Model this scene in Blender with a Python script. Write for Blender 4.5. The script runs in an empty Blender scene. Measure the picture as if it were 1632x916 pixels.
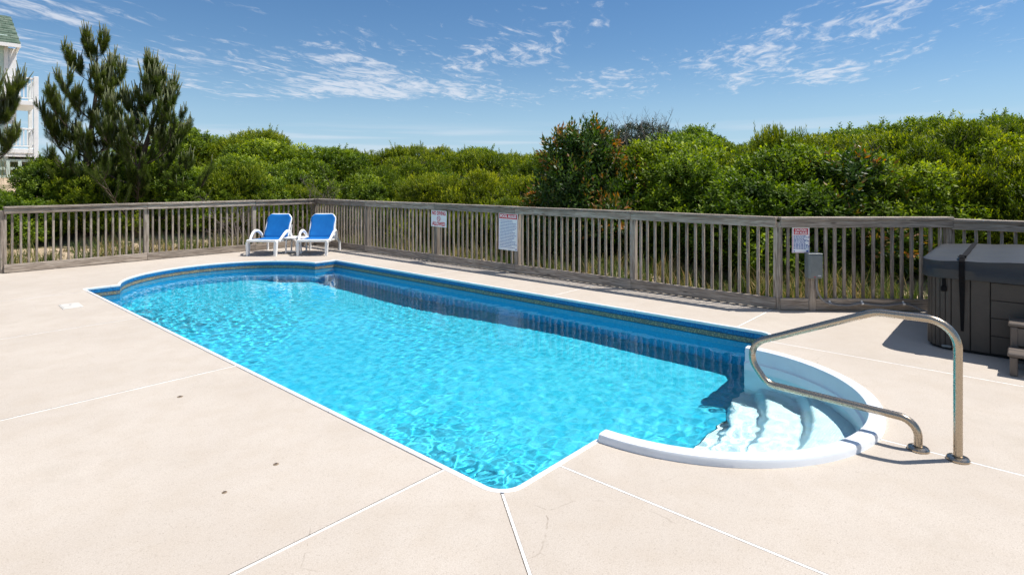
import bpy, bmesh, math, random
import numpy as np
from mathutils import Vector, Matrix, Quaternion

R = math.radians
SC = bpy.context.scene
COL = SC.collection

# ------------------------------------------------------------------ camera
CAM_H = 1.62
cam_data = bpy.data.cameras.new('camera')
cam = bpy.data.objects.new('camera', cam_data)
COL.objects.link(cam)
cam.location = (0, 0, CAM_H)
cam.rotation_euler = (R(90), 0, 0)
cam_data.sensor_width = 36.0
cam_data.lens = 36.0 * 921 / 1632
cam_data.shift_y = -170 / 1632
cam_data.clip_start = 0.05
cam_data.clip_end = 6000
SC.camera = cam

# ------------------------------------------------------------------ sky, sun, exposure
SUN_EL = R(63)
SUN_DIR = Vector((0.995 * math.cos(SUN_EL), 0.09 * math.cos(SUN_EL), math.sin(SUN_EL))).normalized()
world = bpy.data.worlds.new('World')
SC.world = world
world.use_nodes = True


def build_world():
    nt = world.node_tree
    nt.nodes.clear()
    N = nt.nodes.new
    L = nt.links.new

    def val(x, sock):
        if isinstance(x, (int, float)):
            sock.default_value = x
        else:
            L(x, sock)

    def math_(op, a, b=0.0, c=None):
        n = N('ShaderNodeMath'); n.operation = op
        val(a, n.inputs[0]); val(b, n.inputs[1])
        if c is not None:
            val(c, n.inputs[2])
        return n.outputs[0]

    def ramp(x, a, b):
        n = N('ShaderNodeMapRange'); n.interpolation_type = 'SMOOTHSTEP'
        val(x, n.inputs[0])
        n.inputs[1].default_value = a; n.inputs[2].default_value = b
        n.inputs[3].default_value = 0; n.inputs[4].default_value = 1
        return n.outputs[0]

    sky = N('ShaderNodeTexSky'); sky.sky_type = 'NISHITA'; sky.sun_disc = False
    sky.sun_elevation = SUN_EL
    sky.sun_rotation = math.atan2(SUN_DIR.x, SUN_DIR.y)
    sky.altitude = 0; sky.air_density = 1.0; sky.dust_density = 0.0; sky.ozone_density = 3.0
    tc = N('ShaderNodeTexCoord')
    sep = N('ShaderNodeSeparateXYZ'); L(tc.outputs['Generated'], sep.inputs[0])
    z = math_('MAXIMUM', sep.outputs[2], 0.02)
    px = math_('DIVIDE', sep.outputs[0], z)
    py = math_('DIVIDE', sep.outputs[1], z)
    comb = N('ShaderNodeCombineXYZ'); L(px, comb.inputs[0]); L(py, comb.inputs[1])

    def noise(scale_vec, rot, loc, scale, detail, rough, dist=0.0):
        mp = N('ShaderNodeMapping'); mp.vector_type = 'POINT'
        r = N('ShaderNodeVectorRotate'); r.rotation_type = 'Z_AXIS'; L(comb.outputs[0], r.inputs['Vector'])
        r.inputs['Angle'].default_value = rot
        L(r.outputs[0], mp.inputs['Vector'])
        mp.inputs['Scale'].default_value = scale_vec
        mp.inputs['Location'].default_value = loc
        t = N('ShaderNodeTexNoise'); t.inputs['Scale'].default_value = scale
        t.inputs['Detail'].default_value = detail; t.inputs['Roughness'].default_value = rough
        t.inputs['Distortion'].default_value = dist
        L(mp.outputs[0], t.inputs['Vector'])
        return t.outputs[0]
    warp = N('ShaderNodeTexNoise'); L(comb.outputs[0], warp.inputs['Vector']); warp.inputs['Scale'].default_value = 1.3; warp.inputs['Detail'].default_value = 3
    wsub = N('ShaderNodeVectorMath'); wsub.operation = 'SUBTRACT'; L(warp.outputs['Color'], wsub.inputs[0]); wsub.inputs[1].default_value = (0.5, 0.5, 0.5)
    wsc = N('ShaderNodeVectorMath'); wsc.operation = 'SCALE'; L(wsub.outputs[0], wsc.inputs[0]); wsc.inputs['Scale'].default_value = 0.5
    wadd = N('ShaderNodeVectorMath'); wadd.operation = 'ADD'; L(comb.outputs[0], wadd.inputs[0]); L(wsc.outputs[0], wadd.inputs[1])
    comb = wadd
    rot = R(14)
    fine = noise((6.0, 2.3, 1), rot, (2.3, 1.1, 0), 1.6, 8, 0.66, 0.25)
    mid = noise((2.0, 0.75, 1), rot, (SEED_CLOUD[0], SEED_CLOUD[1], 0), 1.0, 4, 0.6, 0.3)

    # soft cloud fields on the cloud layer (coordinates in layer heights)
    def blob(cx, cy, rx, ry, ang=0.0):
        dx = math_('SUBTRACT', px, cx); dy = math_('SUBTRACT', py, cy)
        ca, sa = math.cos(ang), math.sin(ang)
        ax = math_('ADD', math_('MULTIPLY', dx, ca / rx), math_('MULTIPLY', dy, sa / rx))
        ay = math_('ADD', math_('MULTIPLY', dx, -sa / ry), math_('MULTIPLY', dy, ca / ry))
        d = math_('ADD', math_('MULTIPLY', ax, ax), math_('MULTIPLY', ay, ay))
        return math_('EXPONENT', math_('MULTIPLY', d, -1.0))
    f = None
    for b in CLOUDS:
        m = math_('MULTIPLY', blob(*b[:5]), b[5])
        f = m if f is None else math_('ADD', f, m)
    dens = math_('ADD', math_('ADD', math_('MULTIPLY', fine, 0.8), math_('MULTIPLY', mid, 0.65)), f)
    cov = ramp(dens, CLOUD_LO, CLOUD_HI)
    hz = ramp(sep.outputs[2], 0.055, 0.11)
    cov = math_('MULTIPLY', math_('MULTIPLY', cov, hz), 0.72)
    # low bank of thin cloud near the horizon
    el = N('ShaderNodeTexNoise'); el.inputs['Scale'].default_value = 1.0
    mp = N('ShaderNodeMapping'); L(tc.outputs['Generated'], mp.inputs['Vector'])
    mp.inputs['Scale'].default_value = (3.2, 3.2, 70); mp.inputs['Location'].default_value = (0.9, 0.2, 3.1)
    L(mp.outputs[0], el.inputs['Vector']); el.inputs['Detail'].default_value = 6
    low = math_('MULTIPLY', ramp(el.outputs[0], 0.46, 0.70), math_('SUBTRACT', 1.0, ramp(sep.outputs[2], 0.06, 0.11)))
    low = math_('MULTIPLY', low, 0.5)
    cov = math_('MAXIMUM', cov, low)
    hs = N('ShaderNodeHueSaturation')
    hs.inputs['Hue'].default_value = SKY_HUE; hs.inputs['Saturation'].default_value = SKY_SAT; hs.inputs['Value'].default_value = SKY_VAL
    L(sky.outputs[0], hs.inputs['Color'])
    mix = N('ShaderNodeMix'); mix.data_type = 'RGBA'
    low_air = N('ShaderNodeMix'); low_air.data_type = 'RGBA'
    L(math_('MULTIPLY', math_('SUBTRACT', 1.0, ramp(sep.outputs[2], -0.02, 0.22)), 0.8), low_air.inputs[0])
    L(hs.outputs[0], low_air.inputs[6]); low_air.inputs[7].default_value = (2.95, 4.6, 6.35, 1)
    L(cov, mix.inputs[0]); L(low_air.outputs[2], mix.inputs[6])
    mix.inputs[7].default_value = (6.2, 6.45, 7.0, 1)
    bg = N('ShaderNodeBackground'); L(mix.outputs[2], bg.inputs[0]); bg.inputs[1].default_value = SKY_STRENGTH
    out = N('ShaderNodeOutputWorld'); L(bg.outputs[0], out.inputs[0])


SKY_STRENGTH = 0.1
SKY_HUE, SKY_SAT, SKY_VAL = 0.501, 1.20, 0.82
SEED_CLOUD = (4.0, 2.0)
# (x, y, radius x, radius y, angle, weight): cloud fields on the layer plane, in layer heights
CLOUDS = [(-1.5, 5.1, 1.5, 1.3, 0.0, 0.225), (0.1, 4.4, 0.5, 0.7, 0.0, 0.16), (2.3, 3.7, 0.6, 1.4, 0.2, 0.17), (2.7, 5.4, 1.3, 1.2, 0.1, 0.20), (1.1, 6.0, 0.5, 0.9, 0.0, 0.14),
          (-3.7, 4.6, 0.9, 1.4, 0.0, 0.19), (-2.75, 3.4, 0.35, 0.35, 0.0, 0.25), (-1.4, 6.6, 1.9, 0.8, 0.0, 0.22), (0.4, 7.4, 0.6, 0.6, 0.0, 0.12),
          (0.0, -0.5, 3.0, 2.3, 0.0, 0.24), (0.0, -6.0, 6.0, 3.5, 0.0, 0.22), (7.0, 1.5, 2.5, 4.0, 0.0, 0.2), (-7.5, 1.5, 2.5, 4.0, 0.0, 0.2)]  # out-of-view clouds overhead and around, added to make the sky light less blue
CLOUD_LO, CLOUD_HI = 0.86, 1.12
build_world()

sun_data = bpy.data.lights.new('sun', 'SUN')
sun = bpy.data.objects.new('sun', sun_data)
COL.objects.link(sun)
sun_data.energy = 4.6
sun_data.angle = R(0.53)
sun_data.color = (1.0, 0.955, 0.9)
sun.rotation_euler = SUN_DIR.to_track_quat('Z', 'Y').to_euler()
sun.location = (30, 3, 60)

SC.view_settings.view_transform = 'Standard'
SC.view_settings.look = 'None'
SC.view_settings.exposure = 0.42
SC.view_settings.gamma = 1.0
SC.view_settings.use_curve_mapping = False
SC.render.engine = 'CYCLES'
cy = SC.cycles
cy.use_denoising = True
cy.max_bounces = 8
cy.diffuse_bounces = 3
cy.glossy_bounces = 4
cy.transmission_bounces = 5
cy.transparent_max_bounces = 12
cy.volume_bounces = 0
cy.sample_clamp_indirect = 6.0
cy.caustics_reflective = False
cy.caustics_refractive = True
cy.use_light_tree = False
sun_data.cycles.is_caustics_light = True      # sunlight refracted by the ripples reaches the pool floor

# ------------------------------------------------------------------ frame of the pool
# local x = across the pool (v), local y = along the pool (u)
O = Vector((-0.04, 2.94, 0))
UD = Vector((-0.746, 0.666, 0)).normalized()
VD = Vector((UD.y, -UD.x, 0))
POOL_ROT = math.atan2(VD.y, VD.x)


def P(u, v, z=0.0):
    return O + UD * u + VD * v + Vector((0, 0, z))


# ------------------------------------------------------------------ mesh helpers
class MB:
    def __init__(self):
        self.v = []; self.f = []; self.m = []

    def add(self, verts, faces, mi=0):
        b = len(self.v)
        self.v += [tuple(p) for p in verts]
        self.f += [tuple(i + b for i in f) for f in faces]
        self.m += [mi] * len(faces)
        return self

    def box(self, c, s, rz=0.0, ch=0.0, M=None, mi=0):
        """box centred at c of full size s, edges chamfered by ch"""
        hx, hy, hz = s[0] / 2, s[1] / 2, s[2] / 2
        if ch <= 0:
            vs = [(x, y, z) for x in (-hx, hx) for y in (-hy, hy) for z in (-hz, hz)]
            fs = [(0, 1, 3, 2), (4, 6, 7, 5), (0, 4, 5, 1), (2, 3, 7, 6), (0, 2, 6, 4), (1, 5, 7, 3)]
        else:
            vs = []; idx = {}
            for sx in (-1, 1):
                for sy in (-1, 1):
                    for sz in (-1, 1):
                        for ax in range(3):
                            p = [sx * (hx - ch), sy * (hy - ch), sz * (hz - ch)]
                            p[ax] = (sx * hx, sy * hy, sz * hz)[ax]
                            idx[(sx, sy, sz, ax)] = len(vs); vs.append(tuple(p))
            fs = []
            for ax in range(3):
                o = [a for a in range(3) if a != ax]
                for s_ in (-1, 1):
                    q = []
                    for a, b in ((-1, -1), (1, -1), (1, 1), (-1, 1)):
                        k = [0, 0, 0]; k[ax] = s_; k[o[0]] = a; k[o[1]] = b
                        q.append(idx[(k[0], k[1], k[2], ax)])
                    fs.append(q)
            for ax in range(3):
                o = [a for a in range(3) if a != ax]
                for a in (-1, 1):
                    for b in (-1, 1):
                        q = []
                        for s_, w in ((-1, o[0]), (1, o[0]), (1, o[1]), (-1, o[1])):
                            k = [0, 0, 0]; k[ax] = s_; k[o[0]] = a; k[o[1]] = b
                            q.append(idx[(k[0], k[1], k[2], w)])
                        fs.append(q)
            for sx in (-1, 1):
                for sy in (-1, 1):
                    for sz in (-1, 1):
                        fs.append([idx[(sx, sy, sz, a)] for a in range(3)])
        T = Matrix.Rotation(rz, 4, 'Z') if M is None else M
        c = Vector(c)
        return self.add([T @ Vector(p) + c for p in vs], fs, mi)

    def bar(self, a, b, w, h, ch=0.0, up=(0, 0, 1), mi=0):
        """bar from a to b, w wide and h high"""
        a = Vector(a); b = Vector(b); d = (b - a)
        x = d.normalized(); y = Vector(up).cross(x)
        if y.length < 1e-6:
            y = Vector((0, 1, 0)).cross(x)
        y.normalize(); z = x.cross(y)
        M = Matrix((x, y, z)).transposed().to_4x4()
        return self.box((a + b) / 2, (d.length, w, h), 0, ch, M, mi)

    def tube(self, pts, r, n=12, closed=False, cap=True, mi=0, sx=1.0):
        pts = [Vector(p) for p in pts]
        rs = r if isinstance(r, (list, tuple)) else [r] * len(pts)
        k = len(pts)
        t0 = (pts[1] - pts[0]).normalized()
        ref = Vector((0, 0, 1)) if abs(t0.z) < 0.9 else Vector((1, 0, 0))
        nrm = t0.cross(ref).normalized()
        vs = []; prev = t0
        for i in range(k):
            if closed:
                t = (pts[(i + 1) % k] - pts[i - 1]).normalized()
            elif i == 0:
                t = t0
            elif i == k - 1:
                t = (pts[i] - pts[i - 1]).normalized()
            else:
                t = ((pts[i + 1] - pts[i]).normalized() + (pts[i] - pts[i - 1]).normalized()).normalized()
            q = prev.rotation_difference(t); nrm = (q @ nrm).normalized(); prev = t
            bn = t.cross(nrm)
            for j in range(n):
                a = 2 * math.pi * j / n
                vs.append(pts[i] + nrm * (math.cos(a) * rs[i] * sx) + bn * (math.sin(a) * rs[i]))
        fs = []
        for i in range(k if closed else k - 1):
            for j in range(n):
                i2 = (i + 1) % k
                fs.append((i * n + j, i * n + (j + 1) % n, i2 * n + (j + 1) % n, i2 * n + j))
        if cap and not closed:
            fs.append(tuple(reversed(range(n)))); fs.append(tuple((k - 1) * n + j for j in range(n)))
        return self.add(vs, fs, mi)

    def prism(self, poly, z0, z1, mi=0):
        n = len(poly)
        vs = [(p[0], p[1], z0) for p in poly] + [(p[0], p[1], z1) for p in poly]
        fs = [tuple(range(n, 2 * n)), tuple(reversed(range(n)))]
        fs += [(i, (i + 1) % n, n + (i + 1) % n, n + i) for i in range(n)]
        return self.add(vs, fs, mi)

    def lathe(self, prof, n=24, c=(0, 0, 0), mi=0):
        k = len(prof); vs = []
        for r, z in prof:
            for j in range(n):
                a = 2 * math.pi * j / n
                vs.append((c[0] + r * math.cos(a), c[1] + r * math.sin(a), c[2] + z))
        fs = [(i * n + j, i * n + (j + 1) % n, (i + 1) * n + (j + 1) % n, (i + 1) * n + j) for i in range(k - 1) for j in range(n)]
        fs += [tuple(reversed(range(n))), tuple((k - 1) * n + j for j in range(n))]
        return self.add(vs, fs, mi)

    def mesh(self, name, mats, smooth=False, angle=None):
        me = bpy.data.meshes.new(name)
        me.from_pydata(self.v, [], self.f)
        for m in (mats if isinstance(mats, (list, tuple)) else [mats]):
            me.materials.append(m)
        if any(self.m):
            me.polygons.foreach_set('material_index', self.m)
        bm = bmesh.new(); bm.from_mesh(me)
        bmesh.ops.recalc_face_normals(bm, faces=bm.faces)
        if smooth:
            for f_ in bm.faces:
                f_.smooth = True
            if angle:
                for e in bm.edges:
                    if len(e.link_faces) == 2 and e.calc_face_angle(0) > angle:
                        e.smooth = False
        bm.to_mesh(me); bm.free()
        return me

    def build(self, name, mats, parent=None, smooth=False, angle=None, loc=None, rz=None):
        return link(name, self.mesh(name, mats, smooth, angle), parent, loc, rz)


def link(name, me, parent=None, loc=None, rz=None):
    o = bpy.data.objects.new(name, me)
    COL.objects.link(o)
    if parent is not None:
        o.parent = parent
    if loc is not None:
        o.location = loc
    if rz is not None:
        o.rotation_euler = (0, 0, rz)
    return o


def tag(o, label=None, cat=None, group=None, kind=None):
    if label: o['label'] = label
    if cat: o['category'] = cat
    if group: o['group'] = group
    if kind: o['kind'] = kind
    return o


def empty(name, loc=(0, 0, 0), rz=0.0):
    o = bpy.data.objects.new(name, None)
    o.empty_display_size = 0.2
    COL.objects.link(o)
    o.location = loc; o.rotation_euler = (0, 0, rz)
    return o


def copy_tree(o, parent=None):
    c = o.copy(); COL.objects.link(c); c.parent = parent
    for ch in list(o.children):
        copy_tree(ch, c)
    return c


def np_mesh(name, V, F, mat, tint=None, smooth=False):
    """V (n,3) array, F (m,k) array of equal-size faces, tint: one value per face vertex set"""
    V = np.asarray(V, dtype=np.float32); F = np.asarray(F, dtype=np.int32)
    me = bpy.data.meshes.new(name)
    m, k = F.shape
    me.vertices.add(len(V)); me.vertices.foreach_set('co', V.ravel())
    me.loops.add(m * k); me.loops.foreach_set('vertex_index', F.ravel())
    me.polygons.add(m)
    me.polygons.foreach_set('loop_start', np.arange(0, m * k, k, dtype=np.int32))
    me.polygons.foreach_set('loop_total', np.full(m, k, dtype=np.int32))
    if smooth:
        me.polygons.foreach_set('use_smooth', np.ones(m, dtype=bool))
    if tint is not None:
        at = me.attributes.new('tint', 'FLOAT', 'POINT')
        at.data.foreach_set('value', np.asarray(tint, dtype=np.float32))
    me.update(calc_edges=True)
    me.materials.append(mat)
    return me


# ------------------------------------------------------------------ materials
class NT:
    def __init__(self, name):
        self.mat = bpy.data.materials.new(name)
        self.mat.use_nodes = True
        self.t = self.mat.node_tree
        self.t.nodes.clear()

    def n(self, typ, **kw):
        x = self.t.nodes.new(typ)
        for k, v in kw.items():
            setattr(x, k, v)
        return x

    def set(self, sock, x):
        if hasattr(x, 'is_output') or hasattr(x, 'links'):
            self.t.links.new(x, sock)
        elif isinstance(x, (tuple, list)) and len(x) == 3 and sock.type == 'RGBA':
            sock.default_value = (*x, 1)
        else:
            sock.default_value = x

    def coord(self, kind='Object', scale=(1, 1, 1), loc=(0, 0, 0), rot=(0, 0, 0)):
        tc = self.n('ShaderNodeTexCoord'); mp = self.n('ShaderNodeMapping')
        self.t.links.new(tc.outputs[kind], mp.inputs[0])
        mp.inputs['Scale'].default_value = scale; mp.inputs['Location'].default_value = loc; mp.inputs['Rotation'].default_value = rot
        return mp.outputs[0]

    def noise(self, vec, scale, detail=3, rough=0.5, dist=0.0, out=0):
        x = self.n('ShaderNodeTexNoise')
        self.set(x.inputs['Vector'], vec)
        x.inputs['Scale'].default_value = scale; x.inputs['Detail'].default_value = detail
        x.inputs['Roughness'].default_value = rough; x.inputs['Distortion'].default_value = dist
        return x.outputs[out]

    def voro(self, vec, scale, feature='F1', out='Distance', rnd=1.0):
        x = self.n('ShaderNodeTexVoronoi', feature=feature)
        self.set(x.inputs['Vector'], vec); x.inputs['Scale'].default_value = scale
        x.inputs['Randomness'].default_value = rnd
        return x.outputs[out]

    def m(self, op, a, b=0.0):
        x = self.n('ShaderNodeMath', operation=op)
        self.set(x.inputs[0], a); self.set(x.inputs[1], b)
        return x.outputs[0]

    def rng(self, x, a, b, c=0.0, d=1.0, smooth=True):
        y = self.n('ShaderNodeMapRange')
        if smooth: y.interpolation_type = 'SMOOTHSTEP'
        self.set(y.inputs[0], x)
        for i, q in enumerate((a, b, c, d)):
            y.inputs[i + 1].default_value = q
        return y.outputs[0]

    def mix(self, f, a, b, blend='MIX'):
        x = self.n('ShaderNodeMix', data_type='RGBA', blend_type=blend)
        self.set(x.inputs[0], f); self.set(x.inputs[6], a); self.set(x.inputs[7], b)
        return x.outputs[2]

    def bump(self, h, strength=0.3, dist=0.01, normal=None):
        x = self.n('ShaderNodeBump')
        x.inputs['Strength'].default_value = strength; x.inputs['Distance'].default_value = dist
        self.set(x.inputs['Height'], h)
        if normal is not None: self.set(x.inputs['Normal'], normal)
        return x.outputs[0]

    def principled(self, color, rough=0.5, metallic=0.0, normal=None, spec=None, **kw):
        x = self.n('ShaderNodeBsdfPrincipled')
        self.set(x.inputs['Base Color'], color); self.set(x.inputs['Roughness'], rough); self.set(x.inputs['Metallic'], metallic)
        if normal is not None: self.set(x.inputs['Normal'], normal)
        if spec is not None: self.set(x.inputs['Specular IOR Level'], spec)
        for k, v in kw.items():
            self.set(x.inputs[k], v)
        return x.outputs[0]

    def out(self, sh, vol=None):
        o = self.n('ShaderNodeOutputMaterial')
        if sh is not None: self.t.links.new(sh, o.inputs[0])
        if vol is not None: self.t.links.new(vol, o.inputs[1])
        return self.mat


def plain(name, color, rough=0.5, metallic=0.0, var=0.08, scale=6.0, bump=0.0, spec=None):
    t = NT(name)
    c = t.coord()
    n = t.noise(c, scale, 4, 0.6)
    f = t.rng(n, 0.3, 0.7, 1 - var, 1 + var)
    hs = t.n('ShaderNodeHueSaturation'); hs.inputs['Color'].default_value = (*color, 1); t.set(hs.inputs['Value'], f)
    nr = t.bump(t.noise(c, scale * 12, 3), bump, 0.002) if bump else None
    return t.out(t.principled(hs.outputs[0], rough, metallic, nr, spec))


def mat_concrete():
    t = NT('beige_concrete')
    c = t.coord('Object')
    big = t.noise(c, 0.7, 5, 0.6)
    med = t.noise(c, 5, 4, 0.6)
    fine = t.noise(c, 160, 3, 0.7)
    col = t.mix(t.rng(big, 0.3, 0.72), (0.560, 0.503, 0.437), (0.490, 0.434, 0.372))
    col = t.mix(t.rng(med, 0.35, 0.75, 0, 0.35), col, (0.45, 0.38, 0.30))
    col = t.mix(t.rng(fine, 0.35, 0.7, 0, 0.6), col, (0.36, 0.305, 0.245))
    col = t.mix(t.rng(t.noise(c, 60, 4, 0.75), 0.52, 0.72, 0, 0.45), col, (0.30, 0.255, 0.205))
    sp = t.voro(c, 95)
    spm = t.m('MULTIPLY', t.rng(sp, 0.10, 0.2, 1, 0), t.rng(t.noise(c, 22, 2), 0.45, 0.58))
    col = t.mix(t.m('MULTIPLY', spm, 0.65), col, (0.14, 0.11, 0.085))
    # worn streaks and hairline cracks
    wn = t.n('ShaderNodeMix', data_type='VECTOR')
    crk = t.voro(t.mix(0.12, c, t.noise(c, 2.2, 4, 0.6, 0, 1)), 1.7, 'DISTANCE_TO_EDGE')
    ck = t.m('MULTIPLY', t.rng(crk, 0.0, 0.006, 1, 0), t.rng(t.noise(c, 0.9, 3), 0.55, 0.66))
    ck = t.m('MULTIPLY', ck, t.rng(t.noise(c, 14, 2), 0.42, 0.55))
    col = t.mix(t.m('MULTIPLY', ck, 0.6), col, (0.2, 0.16, 0.12))
    st = t.rng(t.noise(t.coord('Object', (1, 1, 1), (7, 3, 0)), 1.3, 7, 0.72), 0.52, 0.74, 0, 0.34)
    col = t.mix(st, col, (0.38, 0.33, 0.27))
    h = t.m('ADD', t.m('MULTIPLY', fine, 0.6), t.m('MULTIPLY', t.noise(c, 45, 3), 0.5))
    return t.out(t.principled(col, 0.85, 0, t.bump(h, 0.35, 0.004), 0.25))


def mat_wood():
    """sun-bleached grey timber; grain runs along each piece's longest local axis (x)"""
    t = NT('weathered_timber')
    oi = t.n('ShaderNodeObjectInfo')
    tc = t.n('ShaderNodeTexCoord')
    off = t.n('ShaderNodeVectorMath', operation='ADD')
    t.t.links.new(tc.outputs['Object'], off.inputs[0])
    cmb = t.n('ShaderNodeCombineXYZ')
    for i in range(3):
        t.set(cmb.inputs[i], t.m('MULTIPLY', oi.outputs['Random'], 7.3 + i * 5))
    t.t.links.new(cmb.outputs[0], off.inputs[1])
    mp = t.n('ShaderNodeMapping'); t.t.links.new(off.outputs[0], mp.inputs[0]); mp.inputs['Scale'].default_value = (1.0, 16, 16)
    g = t.noise(mp.outputs[0], 3.0, 6, 0.62, 0.7)
    mp2 = t.n('ShaderNodeMapping'); t.t.links.new(off.outputs[0], mp2.inputs[0]); mp2.inputs['Scale'].default_value = (1.5, 40, 40)
    g2 = t.noise(mp2.outputs[0], 4.0, 3, 0.6)
    b = t.noise(off.outputs[0], 1.3, 3)
    col = t.mix(t.rng(g, 0.32, 0.68), (0.175, 0.138, 0.106), (0.47, 0.405, 0.335))
    col = t.mix(t.rng(g2, 0.52, 0.7, 0, 0.55), col, (0.085, 0.066, 0.052))
    col = t.mix(t.rng(b, 0.4, 0.75, 0, 0.5), col, (0.31, 0.265, 0.22))
    kn = t.voro(t.coord('Object', (2.2, 9, 9)), 1.0)
    col = t.mix(t.rng(kn, 0.05, 0.14, 0.7, 0), col, (0.07, 0.045, 0.03))
    col = t.mix(0.7, col, t.rng(oi.outputs['Random'], 0, 1, 0.62, 1.25, False), 'MULTIPLY')
    h = t.m('ADD', g, t.m('MULTIPLY', g2, 0.6))
    return t.out(t.principled(col, 0.88, 0, t.bump(h, 0.5, 0.004), 0.2))


def mat_leaf(name, dark, light, tip, trans=0.35, rough=0.42, spec=0.35):
    t = NT(name)
    a = t.n('ShaderNodeAttribute', attribute_name='tint')
    oi = t.n('ShaderNodeObjectInfo')
    f = a.outputs['Fac']
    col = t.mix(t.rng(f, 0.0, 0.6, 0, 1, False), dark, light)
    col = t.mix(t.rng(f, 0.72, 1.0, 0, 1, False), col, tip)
    hs = t.n('ShaderNodeHueSaturation')
    t.set(hs.inputs['Hue'], t.rng(oi.outputs['Random'], 0, 1, 0.492, 0.52, False))
    t.set(hs.inputs['Value'], t.rng(oi.outputs['Random'], 0, 1, 1.15, 0.70, False))
    t.set(hs.inputs['Color'], col)
    p = t.principled(hs.outputs[0], rough, 0, None, spec)
    tr = t.n('ShaderNodeBsdfTranslucent')
    hs2 = t.n('ShaderNodeHueSaturation'); hs2.inputs['Saturation'].default_value = 1.15; hs2.inputs['Value'].default_value = 1.3
    t.set(hs2.inputs['Color'], hs.outputs[0]); t.set(tr.inputs[0], hs2.outputs[0])
    mx = t.n('ShaderNodeMixShader'); mx.inputs[0].default_value = trans
    t.set(mx.inputs[1], p); t.set(mx.inputs[2], tr.outputs[0])
    return t.out(mx.outputs[0])


def mat_sand():
    t = NT('dune_sand')
    c = t.coord('Object')
    col = t.mix(t.rng(t.noise(c, 1.3, 5, 0.65), 0.35, 0.7), (0.55, 0.43, 0.30), (0.40, 0.30, 0.20))
    col = t.mix(t.rng(t.noise(c, 9, 4, 0.7), 0.5, 0.7, 0, 0.7), col, (0.13, 0.09, 0.055))
    col = t.mix(t.rng(t.noise(c, 0.5, 4), 0.5, 0.62, 0, 0.6), col, (0.09, 0.085, 0.035))
    h = t.m('ADD', t.noise(c, 30, 4, 0.7), t.m('MULTIPLY', t.noise(c, 4, 3), 2.0))
    return t.out(t.principled(col, 0.95, 0, t.bump(h, 0.6, 0.03), 0.1))


def mat_liner_wall():
    """printed vinyl: mottled blue with a gold mosaic border at the waterline"""
    t = NT('liner_wall_vinyl')
    c = t.coord('Object')
    sp = t.n('ShaderNodeSeparateXYZ'); t.t.links.new(c, sp.inputs[0])
    z = sp.outputs[2]
    n1 = t.noise(c, 34, 4, 0.7); n2 = t.voro(c, 60)
    body = t.mix(t.rng(n1, 0.35, 0.65), (0.012, 0.32, 0.60), (0.05, 0.50, 0.78))
    body = t.mix(t.rng(n2, 0.25, 0.5, 0, 0.45), body, (0.02, 0.40, 0.70))
    top = t.mix(t.rng(t.noise(c, 50, 3, 0.7), 0.4, 0.62), (0.01, 0.09, 0.26), (0.02, 0.22, 0.47))
    gv = t.voro(c, 55)
    gold = t.mix(t.rng(gv, 0.15, 0.5), (0.60, 0.43, 0.21), (0.20, 0.16, 0.11))
    gold = t.mix(t.rng(t.noise(c, 20, 3), 0.5, 0.65, 0, 0.3), gold, (0.05, 0.16, 0.26))
    band = t.m('MULTIPLY', t.m('GREATER_THAN', z, -0.140), t.m('LESS_THAN', z, -0.090))
    line = t.m('MULTIPLY', t.m('GREATER_THAN', z, -0.090), t.m('LESS_THAN', z, -0.078))
    line2 = t.m('MULTIPLY', t.m('GREATER_THAN', z, -0.156), t.m('LESS_THAN', z, -0.140))
    col = t.mix(t.m('GREATER_THAN', z, -0.15), body, top)
    col = t.mix(band, col, gold)
    col = t.mix(t.m('ADD', line, line2), col, (0.01, 0.06, 0.13))
    return t.out(t.principled(col, 0.35, 0, None, 0.4))


LINER_DK = (0.010, 0.315, 0.45); LINER_MID = (0.030, 0.40, 0.535); LINER_LT = (0.085, 0.475, 0.60)


def mat_liner_floor():
    t = NT('liner_floor_vinyl')
    c = t.coord('Object')
    n1 = t.noise(c, 9, 5, 0.7); n2 = t.voro(c, 16)
    body = t.mix(t.rng(n1, 0.35, 0.65), LINER_DK, LINER_LT)
    body = t.mix(t.rng(n2, 0.25, 0.5, 0, 0.4), body, LINER_MID)
    return t.out(t.principled(body, 0.5, 0, None, 0.3))


def mat_water():
    t = NT('pool_water')
    g = t.n('ShaderNodeBsdfGlass'); g.inputs['IOR'].default_value = 1.333; g.inputs['Roughness'].default_value = 0.0
    g.inputs['Color'].default_value = (*WATER_TINT, 1)
    return t.out(g.outputs[0])


WATER_TINT = (0.84, 0.985, 1.0)


def mat_steel():
    t = NT('stainless_steel')
    c = t.coord('Object')
    n = t.noise(t.coord('Object', (1, 1, 1)), 90, 4, 0.7)
    n2 = t.noise(c, 9, 3)
    col = t.mix(t.rng(n, 0.45, 0.72, 0, 0.28), (0.43, 0.365, 0.285), (0.27, 0.20, 0.125))
    r = t.rng(n, 0.3, 0.7, 0.22, 0.30)
    return t.out(t.principled(col, r, 1.0, t.bump(n2, 0.01, 0.001)))


M = {}
M['concrete'] = mat_concrete()
M['wood'] = mat_wood()
M['sand'] = mat_sand()
M['strip'] = plain('white_joint_strip', (0.80, 0.78, 0.74), 0.6, 0, 0.1, 9)
M['coping'] = plain('white_coping', (0.78, 0.78, 0.77), 0.35, 0, 0.04, 5)
M['fiberglass'] = plain('white_fiberglass', (0.76, 0.79, 0.81), 0.3, 0, 0.04, 4)
def mat_tread():
    t = NT('non_slip_fiberglass')
    c = t.coord('Object')
    dots = t.voro(c, 55, rnd=0.15)
    col = t.mix(t.rng(t.noise(c, 6, 4), 0.35, 0.7), (0.74, 0.79, 0.81), (0.68, 0.76, 0.79))
    return t.out(t.principled(col, 0.4, 0, t.bump(t.rng(dots, 0.2, 0.45, 1, 0), 0.5, 0.006), 0.3))


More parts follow.
